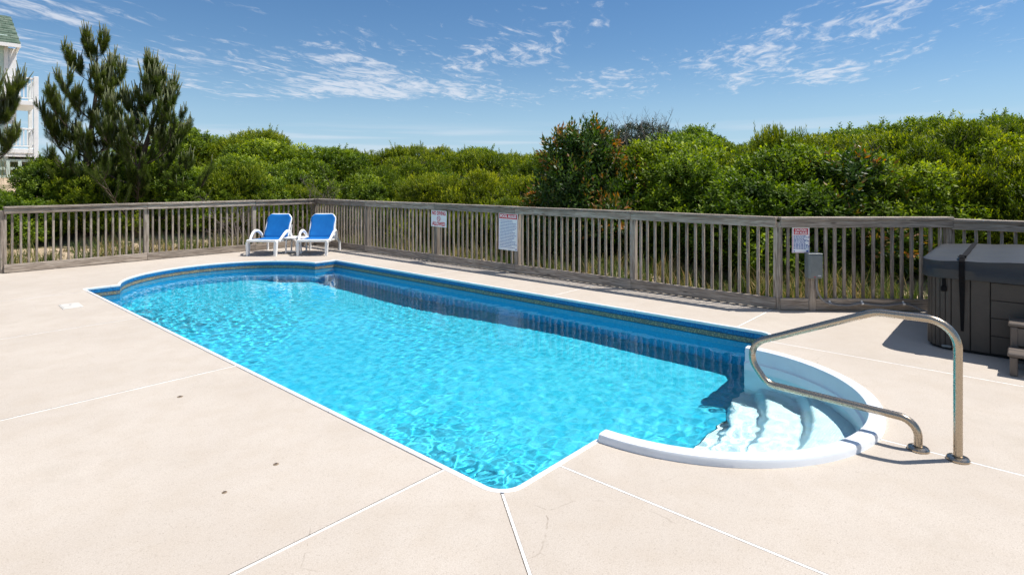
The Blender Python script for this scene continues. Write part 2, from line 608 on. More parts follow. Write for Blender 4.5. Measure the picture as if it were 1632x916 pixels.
M['tread'] = mat_tread()
M['liner_wall'] = mat_liner_wall()
M['liner_floor'] = mat_liner_floor()
M['water'] = mat_water()
M['steel'] = mat_steel()

# ------------------------------------------------------------------ pool outline in (v, u)
POOL_W, POOL_L = 4.27, 8.60
STEP_C, STEP_R = 2.165, 1.30
WATER_Z = -0.15


def arc(cx, cy_, r, a0, a1, n):
    return [(cx + r * math.cos(R(a0 + (a1 - a0) * i / n)), cy_ + r * math.sin(R(a0 + (a1 - a0) * i / n))) for i in range(n + 1)]


def pool_outline(with_step):
    """closed list of (v, u), counter-clockwise"""
    W, L = POOL_W, POOL_L
    rc, uc, ra = 0.16, 8.20, 1.72
    hc = math.sqrt(ra * ra - (L - uc) ** 2)
    vc = W / 2
    a_r = math.degrees(math.atan2(L - uc, hc))
    p = []
    if with_step:
        p += arc(STEP_C, 0.0, STEP_R, 180, 360, 48)          # bulges to -u
    p += arc(W - rc, rc, rc, -90, 0, 8)
    p += arc(W - 0.06, L - 0.06, 0.06, 0, 90, 4)
    p += arc(vc, uc, ra, a_r, 180 - a_r, 56)
    p += arc(0.06, L - 0.06, 0.06, 90, 180, 4)
    p += arc(rc, rc, rc, 180, 270, 8)
    return p


def offset(poly, d, closed=True):
    """move a counter-clockwise outline inwards by d"""
    n = len(poly); out = []
    for i in range(n):
        p = Vector(poly[i])
        a = Vector(poly[i - 1]) if (closed or i > 0) else None
        b = Vector(poly[(i + 1) % n]) if (closed or i < n - 1) else None
        ns = []
        if a is not None and (p - a).length > 1e-7:
            e = (p - a).normalized(); ns.append(Vector((-e.y, e.x)))
        if b is not None and (b - p).length > 1e-7:
            e = (b - p).normalized(); ns.append(Vector((-e.y, e.x)))
        m = sum(ns, Vector((0, 0))).normalized()
        k = max(0.5, m.dot(ns[0]))
        q = p + m * (d / k)
        out.append((q.x, q.y))
    return out


def inside(poly, x, y):
    c = False; n = len(poly); j = n - 1
    for i in range(n):
        xi, yi = poly[i]; xj, yj = poly[j]
        if (yi > y) != (yj > y) and x < (xj - xi) * (y - yi) / (yj - yi) + xi:
            c = not c
        j = i
    return c


OUT_FULL = pool_outline(True)
OUT_POOL = pool_outline(False)

# fence corner posts in (v, u)
FP0 = (-0.55, 11.42); FP1 = (5.46, 11.50); FP2 = (5.52, 0.37); FP3 = (6.88, -1.28); FP4 = (6.95, -5.6)
DECK = [(-7.5, -8.0), (6.95, -8.0), (6.95, -5.6), (6.88, -1.28), (5.56, 0.33), (5.50, 11.54), (-0.55, 11.47), (-7.5, 11.7)]


# ------------------------------------------------------------------ deck of concrete slabs
def build_deck():
    deck = empty('pool_deck', O, POOL_ROT)
    tag(deck, 'pale beige concrete pool deck cut into slabs by white joint strips', kind='structure')
    G = 0.010
    diag_n = Vector((0.8, -0.6)).normalized()      # in (v,u): normal of the corner joint
    diag_n = Vector((-0.8, 0.6)).normalized()

    def cell(v, u):
        if v < 0 and u > 0.46:
            if u > 8.31: return 'T0'
            return 'L%d' % sum(u > k for k in (3.2, 5.86))
        if v < 0.47 and u < 0.46:
            return 'D0' if (diag_n.dot(Vector((v, u))) > 0) else 'D1'
        if u < 0 and 0.47 <= v < 2.08: return 'E'
        if u < 0 and 2.08 <= v < 3.92: return 'F'
        if u < 0.42 and v >= 3.92: return 'G'
        if u < 8.75 and v > 4.0: return 'R%d' % sum(u > k for k in (3.02, 5.7))
        return 'T0' if v < 3.4 else 'T1'
    lines = [((0, 1), k) for k in (0.46, 3.2, 5.86, 8.31, 0.42, 3.02, 5.7, 8.75)] + [((1, 0), k) for k in (0.47, 2.08, 3.92, 3.4, 0.0)]
    lines = [(Vector((n[0], n[1], 0)), k) for n, k in lines] + [(Vector((diag_n.x, diag_n.y, 0)), 0.0)]
    bm = bmesh.new()

    def loop(pts):
        vs = [bm.verts.new((p[0], p[1], 0)) for p in pts]
        return [bm.edges.new((vs[i], vs[(i + 1) % len(vs)])) for i in range(len(vs))]
    es = loop(DECK) + loop(OUT_FULL)
    bmesh.ops.triangle_fill(bm, use_beauty=True, edges=es)
    for n, k in lines:
        for s in (-G, G):
            bmesh.ops.bisect_plane(bm, geom=bm.verts[:] + bm.edges[:] + bm.faces[:], dist=1e-6, plane_co=n * (k + s), plane_no=n)
    bm.verts.ensure_lookup_table()
    cells = {}
    for f in bm.faces:
        c = f.calc_center_median()
        if inside(OUT_FULL, c.x, c.y):
            continue
        a = cell(c.x, c.y); drop = False
        for n, k in lines:
            d = n.dot(c) - k
            if abs(d) < G:
                q0 = c + n * (-G - 0.001 - d); q1 = c + n * (G + 0.001 - d)
                if cell(q0.x, q0.y) != cell(q1.x, q1.y):
                    drop = True
        if not drop:
            cells.setdefault(a, []).append([tuple(v.co) for v in f.verts])
    bm.free()
    for a in sorted(cells):
        b2 = bmesh.new()
        for poly in cells[a]:
            try:
                b2.faces.new([b2.verts.new(p) for p in poly])
            except ValueError:
                pass
        bmesh.ops.remove_doubles(b2, verts=b2.verts, dist=1e-4)
        bmesh.ops.recalc_face_normals(b2, faces=b2.faces)
        for f in b2.faces:
            if f.normal.z < 0: f.normal_flip()
        ex = bmesh.ops.extrude_face_region(b2, geom=b2.faces[:])
        nv = [g for g in ex['geom'] if isinstance(g, bmesh.types.BMVert)]
        nvs = set(nv)
        for v in b2.verts:
            if v not in nvs: v.co.z = -0.10
        bmesh.ops.recalc_face_normals(b2, faces=b2.faces)
        me = bpy.data.meshes.new('concrete_slab'); b2.to_mesh(me); b2.free()
        me.materials.append(M['concrete'])
        link('concrete_slab', me, deck)
    # white strips pressed into the joints
    far = 9.0
    segs = [((0, 0.46), (-7.5, 0.46)), ((0, 3.2), (-7.5, 3.2)), ((0, 5.86), (-7.5, 5.86)), ((0, 8.31), (-7.5, 8.31)),
            ((0.034, 0.045), (-0.6 * far, -0.8 * far)), ((0.47, 0.0), (0.47, -8.0)), ((2.08, -1.3), (2.08, -8.0)),
            ((3.92, 0.0), (3.92, -8.0)), ((4.27, 0.42), (5.5, 0.42)), ((4.27, 3.02), (5.45, 3.02)), ((4.27, 5.7), (5.4, 5.7)),
            ((4.27, 8.75), (5.3, 8.75)), ((3.4, 9.5), (3.4, 11.5))]
    for a, b in segs:
        a = Vector((*a, -0.018)); b = Vector((*b, -0.018))
        d = (b - a).normalized(); sd = Vector((-d.y, d.x, 0)) * 0.002
        mb = MB(); mb.bar(a + sd, b + sd, 0.0135, 0.034)
        mb.build('joint_strip', M['strip'], deck)
    return deck


build_deck()


# ------------------------------------------------------------------ ground: sand flat rising into dunes
def smooth(a, b, x):
    t = np.clip((x - a) / (b - a), 0, 1)
    return t * t * (3 - 2 * t)


def ground_h(v, u):
    """height of the sand at pool coordinates"""
    v = np.asarray(v, float); u = np.asarray(u, float)
    s = np.maximum(np.maximum(v - 5.5, u - 11.5), -50)
    s2 = np.where((v > 5.5) & (u > 11.5), np.hypot(v - 5.5, u - 11.5), s)
    h = -0.09 + 0.04 * smooth(0, 1.0, s2) + 1.25 * smooth(2.0, 11.0, s2) + 0.5 * smooth(9, 18, s2) - 2.2 * smooth(24, 50, s2)
    h = h + (0.06 * np.sin(v * 1.7 + 1) * np.cos(u * 1.3) + 0.05 * np.sin(u * 2.3 + v)) * smooth(0.3, 1.5, s2)
    pit = (v > -0.3) & (v < 4.6) & (u > -1.62) & (u < 10.3)
    return np.where(pit, -3.0, h)


def axis(a, b, fine0, fine1, step):
    x = list(np.arange(fine0, fine1 + 1e-6, step))
    k = step
    lo = fine0
    while lo > a:
        k *= 1.35; lo -= k; x.insert(0, lo)
    k = step; hi = fine1
    while hi < b:
        k *= 1.35; hi += k; x.append(hi)
    return np.array(x)


def build_ground():
    gv = axis(-900, 900, -8, 30, 0.32); gu = axis(-900, 900, -10, 36, 0.32)
    A, B = np.meshgrid(gv, gu, indexing='ij')
    H = ground_h(A, B)
    V = np.stack([A, B, H], -1).reshape(-1, 3)
    na, nb = A.shape
    i = np.arange(na * nb).reshape(na, nb)
    F = np.stack([i[:-1, :-1], i[1:, :-1], i[1:, 1:], i[:-1, 1:]], -1).reshape(-1, 4)
    me = np_mesh('ground', V, F, M['sand'], smooth=True)
    g = link('ground', me, None, O, POOL_ROT)
    tag(g, 'pale dune sand rising behind the fence', kind='structure')


build_ground()


# ------------------------------------------------------------------ swimming pool
def floor_z(u):
    return -1.06 - 0.42 * smooth(2.2, 6.0, u) + 0.0 * u


def build_pool():
    pool = empty('swimming_pool', O, POOL_ROT)
    tag(pool, 'long blue vinyl-lined swimming pool with rounded far end and white coping', 'swimming pool')
    # coping: white extrusion round the main basin, interrupted at the steps
    k0 = len(OUT_POOL)
    start = [(STEP_C + STEP_R - 0.02, 0.0)] + OUT_POOL + [(STEP_C - STEP_R + 0.02, 0.0)]
    prof = [(-0.001, -0.02), (-0.001, 0.001), (0.003, 0.004), (0.024, 0.005), (0.033, 0.001), (0.036, -0.012), (0.032, -0.028), (0.022, -0.030)]

    def sweep(path, prof):
        mb = MB(); rows = [[(*q, z) for q in offset(path, d, False)] for d, z in prof]
        n = len(path); vs = [p for r in rows for p in r]
        fs = [(i * n + j, i * n + j + 1, (i + 1) * n + j + 1, (i + 1) * n + j) for i in range(len(prof) - 1) for j in range(n - 1)]
        return mb.add(vs, fs)
    dense = [start[0]]
    for q in start[1:]:
        p = dense[-1]; l = math.dist(p, q); k = max(1, int(l / 0.1))
        dense += [(p[0] + (q[0] - p[0]) * i / k, p[1] + (q[1] - p[1]) * i / k) for i in range(1, k + 1)]
    dense = [q for i, q in enumerate(dense) if i == 0 or math.dist(q, dense[i - 1]) > 1e-5]
    seg = [dense[0]]; run = 0.0
    for q in dense[1:]:
        run += math.dist(q, seg[-1]); seg.append(q)
        if run > 2.35:
            sweep(seg, prof).build('coping', M['coping'], pool, True, R(50))
            p = seg[-2]; l = math.dist(p, q); seg = [(q[0] + (q[0] - p[0]) / l * 0.003, q[1] + (q[1] - p[1]) / l * 0.003)]; run = 0.0
    sweep(seg, prof).build('coping', M['coping'], pool, True, R(50))
    # liner wall
    wall = [(0.030, -0.012), (0.030, -0.10), (0.030, -0.18), (0.030, -0.5), (0.030, -0.9), (0.032, -1.5), (0.034, -2.2)]
    sweep(start, wall).build('liner_wall', M['liner_wall'], pool, True, R(50))
    # floor
    us = np.linspace(-0.02, 10.2, 60); vs = np.linspace(-0.05, 4.35, 30)
    A, B = np.meshgrid(vs, us, indexing='ij')
    edge = np.minimum(np.minimum(A - 0.03, POOL_W - 0.03 - A), B - 0.0)
    Z = floor_z(B) + 0.10 * np.exp(-np.clip(edge, 0, 9) / 0.10)
    i = np.arange(A.size).reshape(A.shape)
    F = np.stack([i[:-1, :-1], i[1:, :-1], i[1:, 1:], i[:-1, 1:]], -1).reshape(-1, 4)
    link('pool_floor', np_mesh('pool_floor', np.stack([A, B, Z], -1).reshape(-1, 3), F, M['liner_floor'], smooth=True), pool)
    # white moulded steps
    steps = empty('entry_steps'); steps.parent = pool
    steps['label'] = 'white moulded half-round entry steps with raised rim'
    # rim + inside wall, lathed round the step centre
    rim = [(1.300, -0.10), (1.300, 0.030), (1.292, 0.046), (1.278, 0.052), (1.215, 0.052), (1.200, 0.046), (1.194, 0.032), (1.190, -0.072),
           (1.186, -0.078), (1.172, -0.082), (1.170, -0.088), (1.165, -0.30), (1.16, -1.3)]
    n = 72; vs = []; fs = []
    for r, z in rim:
        for j in range(n + 1):
            a = R(180 + 180 * j / n)
            vs.append((STEP_C + r * math.cos(a), r * math.sin(a), z))
        # straight return into the pool corner
    for k in range(len(rim) - 1):
        for j in range(n):
            fs.append((k * (n + 1) + j, k * (n + 1) + j + 1, (k + 1) * (n + 1) + j + 1, (k + 1) * (n + 1) + j))
    for j in (0, n):
        fs.append(tuple(k * (n + 1) + j for k in range(len(rim))))
    MB().add(vs, fs).build('rim', M['fiberglass'], steps, True, R(40))
    # treads: shallow arcs falling towards the pool
    nv_, nu_ = 40, 150
    vv = np.linspace(STEP_C - 1.2, STEP_C + 1.2, nv_); ss = np.linspace(-0.02, 1.22, nu_)
    A, S = np.meshgrid(vv, ss, indexing='ij')
    bend = (A - STEP_C) ** 2 / (2 * 2.0)
    q = S + bend
    Z = np.full_like(q, -1.04)
    for pos, rise in ((0.16, 0.245), (0.46, 0.245), (0.80, 0.245)):
        Z = Z + rise * smooth(pos - 0.055, pos + 0.035, q)
    Z = Z + 0.05 * smooth(1.02, 1.05, q) * 0
    i = np.arange(A.size).reshape(A.shape)
    F = np.stack([i[:-1, :-1], i[:-1, 1:], i[1:, 1:], i[1:, :-1]], -1).reshape(-1, 4)
    keep = []
    me = np_mesh('treads', np.stack([A, -S, Z], -1).reshape(-1, 3), F, M['tread'], smooth=True)
    link('treads', me, steps)
    return pool


build_pool()


def build_water():
    rng = np.random.default_rng(4)
    st = 0.017
    vs = np.arange(-0.06, 4.36, st); us = np.arange(-1.36, 10.06, st)
    A, B = np.meshgrid(vs, us, indexing='ij')
    Z = np.zeros_like(A)
    lo = np.sin(A * 1.3 + 0.7 * np.sin(B * 0.9)) * np.cos(B * 0.8 + 0.5) + 0.6 * np.sin(A * 2.7 - B * 1.9 + 1)
    agit = 0.21 + 0.11 * lo + 1.25 * np.exp(-((A - 0.3) ** 2 / 1.2 + (B - 0.7) ** 2 / 1.9)) + 0.35 * np.exp(-((A - 1.0) ** 2 / 2 + (B - 7) ** 2 / 4))
    agit = agit * (1 - 0.45 * np.exp(-((A - 2.7) ** 2 / 1.8 + (B - 1.2) ** 2 / 4)))
    agit = np.maximum(agit, 0.12) + 0.45 * np.exp(-((A - STEP_C + 0.3) ** 2 / 1.2 + (B + 0.5) ** 2 / 0.4))
    for k in range(WAVES_N):
        lam = math.exp(rng.uniform(math.log(0.055), math.log(0.22)))
        a = rng.uniform(0, 2 * math.pi); ph = rng.uniform(0, 6.28)
        kk = 2 * math.pi / lam
        wx, wy = math.cos(a) * kk, math.sin(a) * kk
        slope = WAVES_SLOPE * rng.uniform(0.5, 1.3)
        Z += slope / kk * np.sin(A * wx + B * wy + ph + 0.8 * np.sin(A * 1.9 + B * 1.3 + k))
    Z = WATER_Z + Z * agit
    i = np.arange(A.size).reshape(A.shape)
    F = np.stack([i[:-1, :-1], i[1:, :-1], i[1:, 1:], i[:-1, 1:]], -1).reshape(-1, 4)
    V = np.stack([A, B, Z], -1).reshape(-1, 3)
    # keep only cells that touch the basin, grown by a hair so that the edge hides in the wall
    big = offset(OUT_FULL, -0.005)
    poly = np.array(offset(OUT_FULL, 0.02))
    def inpoly(X, Y):
        c = np.zeros(X.shape, bool); n = len(poly); j = n - 1
        for i_ in range(n):
            xi, yi = poly[i_]; xj, yj = poly[j]
            with np.errstate(divide='ignore', invalid='ignore'):
                t = ((yi > Y) != (yj > Y)) & (X < (xj - xi) * (Y - yi) / (yj - yi) + xi)
            c ^= t; j = i_
        return c
    ins = inpoly(V[:, 0], V[:, 1])
    F = F[ins[F].any(1)]
    used = np.unique(F); mp = -np.ones(len(V), int); mp[used] = np.arange(len(used))
    V = V[used]; F = mp[F]
    me = np_mesh('pool_water', V, F, M['water'], smooth=True)
    w = link('pool_water', me, None, O, POOL_ROT)
    tag(w, 'clear rippled turquoise water filling the swimming pool', kind='structure')
    w.cycles.is_caustics_caster = True
    for o in bpy.data.objects:
        if o.name.split('.')[0] in ('pool_floor', 'liner_wall', 'treads', 'rim'):
            o.cycles.is_caustics_receiver = True
    return w


WAVES_N, WAVES_SLOPE = 60, 0.0115
water = build_water()


# ------------------------------------------------------------------ handrail
def fillet(pts, rads, n=8):
    out = [Vector(pts[0])]
    for i in range(1, len(pts) - 1):
        p = Vector(pts[i]); a = Vector(pts[i - 1]); b = Vector(pts[i + 1])
        da = (a - p).normalized(); db = (b - p).normalized()
        ang = da.angle(db); r = rads[i]
        d = min(r / math.tan(ang / 2), 0.49 * (a - p).length, 0.49 * (b - p).length) if False else r / math.tan(ang / 2)
        r = d * math.tan(ang / 2)
        c = p + (da + db).normalized() * (r / math.sin(ang / 2))
        s = p + da * d; e = p + db * d
        for k in range(n + 1):
            t = k / n
            q = (s - c).lerp(e - c, t).normalized() * r
            out.append(c + q)
    out.append(Vector(pts[-1]))
    return out


def build_rail():
    root = empty('pool_handrail', P(-1.685, 2.06), POOL_ROT)
    tag(root, 'bent stainless steel handrail leaning out over the pool steps', 'handrail')
    # local y runs towards the pool
    d = lambda u, z: (0, u + 1.685, z)
    pts = [d(-1.685, 0.0), d(-1.685, 0.80), d(-1.27, 0.795), d(-0.44, 0.43), d(-0.62, 0.195), d(-1.495, 0.175), d(-1.495, 0.0)]
    path = fillet(pts, [0, 0.15, 0.22, 0.135, 0.12, 0.10, 0], 10)
    MB().tube(path, 0.0230, 20, cap=True).build('tube', M['steel'], root, True, R(60))
    for y in (0, 0.19):
        MB().lathe([(0.058, 0.0), (0.058, 0.010), (0.052, 0.018), (0.034, 0.022), (0.030, 0.020)], 28, (0, y, 0.001)).build('flange', M['steel'], root, True, R(35))


build_rail()

# ------------------------------------------------------------------ materials of the smaller things
M['white_plastic'] = plain('white_resin', (0.80, 0.80, 0.79), 0.35, 0, 0.04, 5)
M['box_grey'] = plain('grey_painted_steel', (0.20, 0.22, 0.215), 0.45, 0, 0.06, 14, 0.05)
M['conduit'] = plain('grey_pvc', (0.22, 0.22, 0.225), 0.45, 0, 0.08, 20)
M['sign_white'] = plain('sign_white', (0.86, 0.86, 0.86), 0.35, 0, 0.03, 6)
M['sign_red'] = plain('sign_red', (0.60, 0.012, 0.03), 0.4, 0, 0.03, 6)
M['sign_blue'] = plain('sign_blue', (0.03, 0.10, 0.36), 0.4, 0, 0.05, 6)
M['cabinet'] = plain('brown_grey_resin', (0.046, 0.039, 0.032), 0.55, 0, 0.12, 8, 0.1)
M['cabinet_gap'] = plain('black_backing', (0.006, 0.006, 0.006), 0.8)
M['vinyl'] = plain('slate_vinyl', (0.022, 0.024, 0.026), 0.5, 0, 0.10, 5, 0.12)
M['strap'] = plain('black_webbing', (0.006, 0.006, 0.007), 0.85, 0, 0.1, 30, 0, 0.15)
M['step_resin'] = plain('taupe_resin', (0.115, 0.092, 0.075), 0.5, 0, 0.08, 10)
M['brass'] = plain('tarnished_brass', (0.24, 0.18, 0.12), 0.6, 0.1, 0.2, 60)
M['bark_dark'] = plain('dark_brown_plug', (0.07, 0.05, 0.035), 0.7)
M['lid'] = plain('off_white_lid', (0.60, 0.57, 0.52), 0.5, 0, 0.06, 20)


def mat_sling():
    t = NT('blue_sling_mesh')
    c = t.coord('Object')
    w = t.n('ShaderNodeTexWave', wave_type='BANDS', bands_direction='X'); t.set(w.inputs['Vector'], c); w.inputs['Scale'].default_value = 90
    col = t.mix(t.rng(t.noise(c, 5, 4), 0.35, 0.7), (0.006, 0.175, 0.53), (0.009, 0.215, 0.60))
    col = t.mix(t.m('MULTIPLY', w.outputs[0], 0.25), col, (0.004, 0.11, 0.38))
    p = t.principled(col, 0.6, 0, t.bump(w.outputs[0], 0.15, 0.002), 0.3)
    tr = t.n('ShaderNodeBsdfTranslucent'); tr.inputs[0].default_value = (0.01, 0.25, 0.65, 1)
    mx = t.n('ShaderNodeMixShader'); mx.inputs[0].default_value = 0.2
    t.set(mx.inputs[1], p); t.set(mx.inputs[2], tr.outputs[0])
    return t.out(mx.outputs[0])


M['sling'] = mat_sling()

# ------------------------------------------------------------------ fences
RAIL_TOP = 1.165
_post = MB().box((0.575, 0, 0), (1.15, 0.088, 0.088), 0, 0.006).mesh('post', M['wood'])
_baluster = [MB().box((0.53, 0, 0), (1.06, 0.033, 0.033), 0, 0.003).mesh('baluster', M['wood'])]
frng = random.Random(5)


def fence(a, b, posts, label, n_bal, drop=0.0, ends=(True, True), z_off=None):
    """a, b: (v, u) of the ends; posts: distances along the run; pool side is local +y or -y (side)"""
    A = P(a[1], a[0]); B = P(b[1], b[0])
    d = (B - A); Lr = d.length; ang = math.atan2(d.y, d.x)
    root = empty('timber_fence', A, ang)
    tag(root, label, 'fence')
    side = -1.0      # runs go clockwise seen from above, the pool lies to the right
    top = RAIL_TOP - drop
    bays = list(zip(posts[:-1], posts[1:]))
    for i, t in enumerate(posts):
        if (i == 0 and not ends[0]) or (i == len(posts) - 1 and not ends[1]):
            continue
        o = link('post', _post, root, (t, 0, -0.05 - drop))
        o.rotation_euler = (frng.uniform(-0.006, 0.006), R(-90), 0)
    for bi, (t0, t1) in enumerate(bays):
        n = n_bal[bi]
        sp = (t1 - t0) / (n + 1)
        for k in range(n):
            t = t0 + sp * (k + 1) + frng.uniform(-0.006, 0.006)
            o = link('baluster', _baluster[0], root, (t, side * 0.012 + frng.uniform(-0.002, 0.002), 0.035 - drop))
            o.rotation_euler = (frng.uniform(-0.018, 0.018), R(-90), frng.uniform(-0.02, 0.02))
        dz = frng.uniform(-0.004, 0.004); dz2 = frng.uniform(-0.004, 0.004)
        g = 0.0015
        m = MB().bar((t0 + g, side * 0.064, top - 0.082 + dz), (t1 - g, side * 0.064, top - 0.082 + dz2), 0.038, 0.092, 0.004)
        m.build('rail', M['wood'], root)
        m = MB().bar((t0 + g, side * 0.030, top - 0.017 + dz), (t1 - g, side * 0.030, top - 0.017 + dz2), 0.145, 0.036, 0.005)
        m.build('cap_board', M['wood'], root)
        m = MB().bar((t0 + g, side * 0.064, 0.082 - drop * 0.3), (t1 - g, side * 0.064, 0.082 - drop * 0.3), 0.038, 0.14, 0.004)
        m.build('bottom_board', M['wood'], root)
    return root, Lr


f1, L1 = fence(FP0, FP1, [0.0, 2.21, 4.42, 6.01], 'grey weathered timber fence running behind the two blue loungers', [18, 17, 12])
f2, L2 = fence(FP1, FP2, [0.0, 2.26, 4.64, 6.78, 9.08, 11.13], 'long grey timber fence beside the pool hung with the diving and pool rules signs', [18, 18, 16, 18, 16], ends=(False, True))
f3, L3 = fence(FP2, FP3, [0.0, 2.10], 'short angled run of timber fence behind the grey electrical box', [17], ends=(False, True))
f4, L4 = fence(FP3, FP4, [0.0, 2.15], 'timber fence run behind the hot tub cover', [17], drop=0.016, ends=(False, True))


# ------------------------------------------------------------------ signs
def text(body, size, mat, parent, loc, width=None, name='lettering', bold=0.0, extrude=0.0008):
    """flat lettering in the sign's own plane (local x right, z up, facing -y)"""
    cu = bpy.data.curves.new(name, 'FONT')
    cu.body = body; cu.size = size; cu.align_x = 'CENTER'; cu.align_y = 'CENTER'
    cu.extrude = extrude; cu.offset = bold; cu.resolution_u = 3
    cu.materials.append(mat)
    o = bpy.data.objects.new(name, cu)
    COL.objects.link(o); o.parent = parent
    o.location = loc; o.rotation_euler = (R(90), 0, 0)
    bpy.context.view_layer.update()
    dg = bpy.context.evaluated_depsgraph_get()
    me = bpy.data.meshes.new_from_object(o.evaluated_get(dg))
    w = o.dimensions.x
    bpy.data.objects.remove(o)
    o = link(name, me, parent, loc)
    o.rotation_euler = (R(90), 0, 0)
    if width and w > 0: o.scale = (width / w, 1, 1)
    return o


def sign_root(name, run_a, run_b, t, z, label, tilt=0.0):
    """local -y looks at the pool, x runs rightwards for someone reading it"""
    A = P(run_a[1], run_a[0]); B = P(run_b[1], run_b[0]); d = (B - A).normalized()
    n = Vector((d.y, -d.x, 0))
    r = empty(name, A + d * t + n * 0.052 + Vector((0, 0, z)), math.atan2(d.y, d.x))
    r.rotation_euler.y = tilt
    return tag(r, label, 'sign')


def plate(w, h, parent, mat, name='plate', y=0.0, th=0.004, z=0.0, x=0.0):
    return MB().box((x, y - th / 2, z), (w, th, h), 0, 0.0006).build(name, mat, parent)


s1 = sign_root('warning_sign', FP1, FP2, 4.755, 0.865, 'white fence sign with red lettering reading NO DIVING ALLOWED', R(1.2))
plate(0.46, 0.325, s1, M['sign_white'])
text('NO DIVING', 0.105, M['sign_red'], s1, (0, -0.0055, 0.105), 0.40, bold=0.003)
text('ALLOWED', 0.105, M['sign_red'], s1, (0, -0.0055, -0.105), 0.38, bold=0.003)
ring = MB()
ring.tube([(0.046 * math.cos(a), -0.0055, 0.046 * math.sin(a)) for a in [2 * math.pi * k / 28 for k in range(28)]], 0.0055, 6, closed=True)
ring.bar((-0.031, -0.0055, 0.031), (0.031, -0.0055, -0.031), 0.003, 0.009, 0, (0, 1, 0))
ring.build('prohibition_symbol', M['sign_red'], s1)
fig = MB()
fig.box((-0.006, -0.0048, 0.004), (0.034, 0.0012, 0.010), 0, 0, Matrix.Rotation(R(35), 4, 'Y'))
fig.box((0.016, -0.0048, -0.012), (0.013, 0.0012, 0.013))
fig.build('diver_symbol', M['sign_red'], s1)


def print_lines(parent, w, z0, z1, n, seed, mat, mark=None):
    r = random.Random(seed); mb = MB(); mk = MB()
    for i in range(n):
        z = z0 + (z1 - z0) * i / (n - 1)
        x = -w * 0.40; end = w * r.choice([0.08, 0.2, 0.3, 0.36, 0.41, 0.42])
        lh = 0.009
        while x < end:
            ww = r.uniform(0.010, 0.036)
            mb.box((x + ww / 2, -0.0046, z), (ww, 0.0010, lh)); x += ww + 0.007
        if mark:
            mk.box((-w * 0.445, -0.0046, z), (0.007, 0.0010, 0.007))
    o = mb.build('small_print', mat, parent); o['kind'] = 'stuff'
    if mark:
        o = mk.build('line_marks', mark, parent); o['kind'] = 'stuff'


s2 = sign_root('rules_sign', FP1, FP2, 6.60, 0.712, 'tall white fence sign headed POOL RULES with lines of blue print', R(0.8))
plate(0.455, 0.65, s2, M['sign_white'])
plate(0.425, 0.085, s2, M['sign_red'], 'heading_panel', -0.004, 0.0012, 0.272)
text('POOL RULES', 0.072, M['sign_white'], s2, (0, -0.0062, 0.272), 0.385, bold=0.0022)
print_lines(s2, 0.455, 0.20, -0.275, 19, 3, M['sign_blue'], M['sign_red'])
plate(0.022, 0.022, s2, M['sign_blue'], 'logo', -0.004, 0.0012, -0.296, 0.195)
for dx in (-0.2235, 0.2235):
    plate(0.004, 0.56, s2, M['sign_red'], 'border', -0.004, 0.0009, -0.04, dx)

s3 = sign_root('spa_sign', FP2, FP3, 0.26, 0.875, 'small white fence sign headed CAUTION SPA RULES above the electrical box')
plate(0.215, 0.315, s3, M['sign_white'])
plate(0.175, 0.078, s3, M['sign_red'], 'heading_panel', -0.004, 0.0012, 0.108)
text('CAUTION:', 0.036, M['sign_white'], s3, (0, -0.0062, 0.126), 0.142, bold=0.0012)
text('SPA RULES', 0.036, M['sign_white'], s3, (0, -0.0062, 0.090), 0.152, bold=0.0012)
print_lines(s3, 0.215, 0.052, -0.105, 11, 8, M['sign_blue'], M['sign_red'])
plate(0.024, 0.02, s3, M['sign_blue'], 'logo', -0.004, 0.0012, -0.137, 0.078)
plate(0.016, 0.012, s3, M['sign_blue'], 'logo', -0.004, 0.0012, -0.137, -0.08)
for dx in (-0.1, 0.1):
    plate(0.003, 0.29, s3, M['sign_red'], 'border', -0.004, 0.0009, 0, dx)
plate(0.2, 0.003, s3, M['sign_red'], 'border', -0.004, 0.0009, -0.151)

# ------------------------------------------------------------------ electrical box on its short post, and the conduit
A3 = P(FP2[1], FP2[0]); B3 = P(FP3[1], FP3[0]); D3 = (B3 - A3).normalized(); A3R = math.atan2(D3.y, D3.x)
bx = empty('electrical_box', A3 + D3 * 0.385 + Vector((D3.y, -D3.x, 0)) * 0.055, A3R)
tag(bx, 'grey steel electrical box on a short timber post at the fence', 'electrical box')
mb = MB()
mb.box((0, -0.060, 0.565), (0.165, 0.115, 0.30), 0, 0.006)
mb.build('housing', M['box_grey'], bx)
mb = MB().box((0.008, -0.121, 0.567), (0.150, 0.008, 0.27), 0, 0.004); mb.build('door', M['box_grey'], bx)
mb = MB().box((0, -0.063, 0.719), (0.172, 0.126, 0.008), 0, 0.003); mb.build('lid', M['box_grey'], bx)
MB().box((0.045, -0.1255, 0.452), (0.04, 0.001, 0.008)).build('label_plate', M['sign_white'], bx)
MB().box((-0.012, -0.1255, 0.437), (0.02, 0.001, 0.008)).build('warning_label', M['sign_red'], bx)
po = MB().box((0.23, 0, 0), (0.46, 0.088, 0.088), 0, 0.006).build('post', M['wood'], bx, loc=(0.0, -0.001, -0.04)); po.rotation_euler = (0, R(-90), 0)

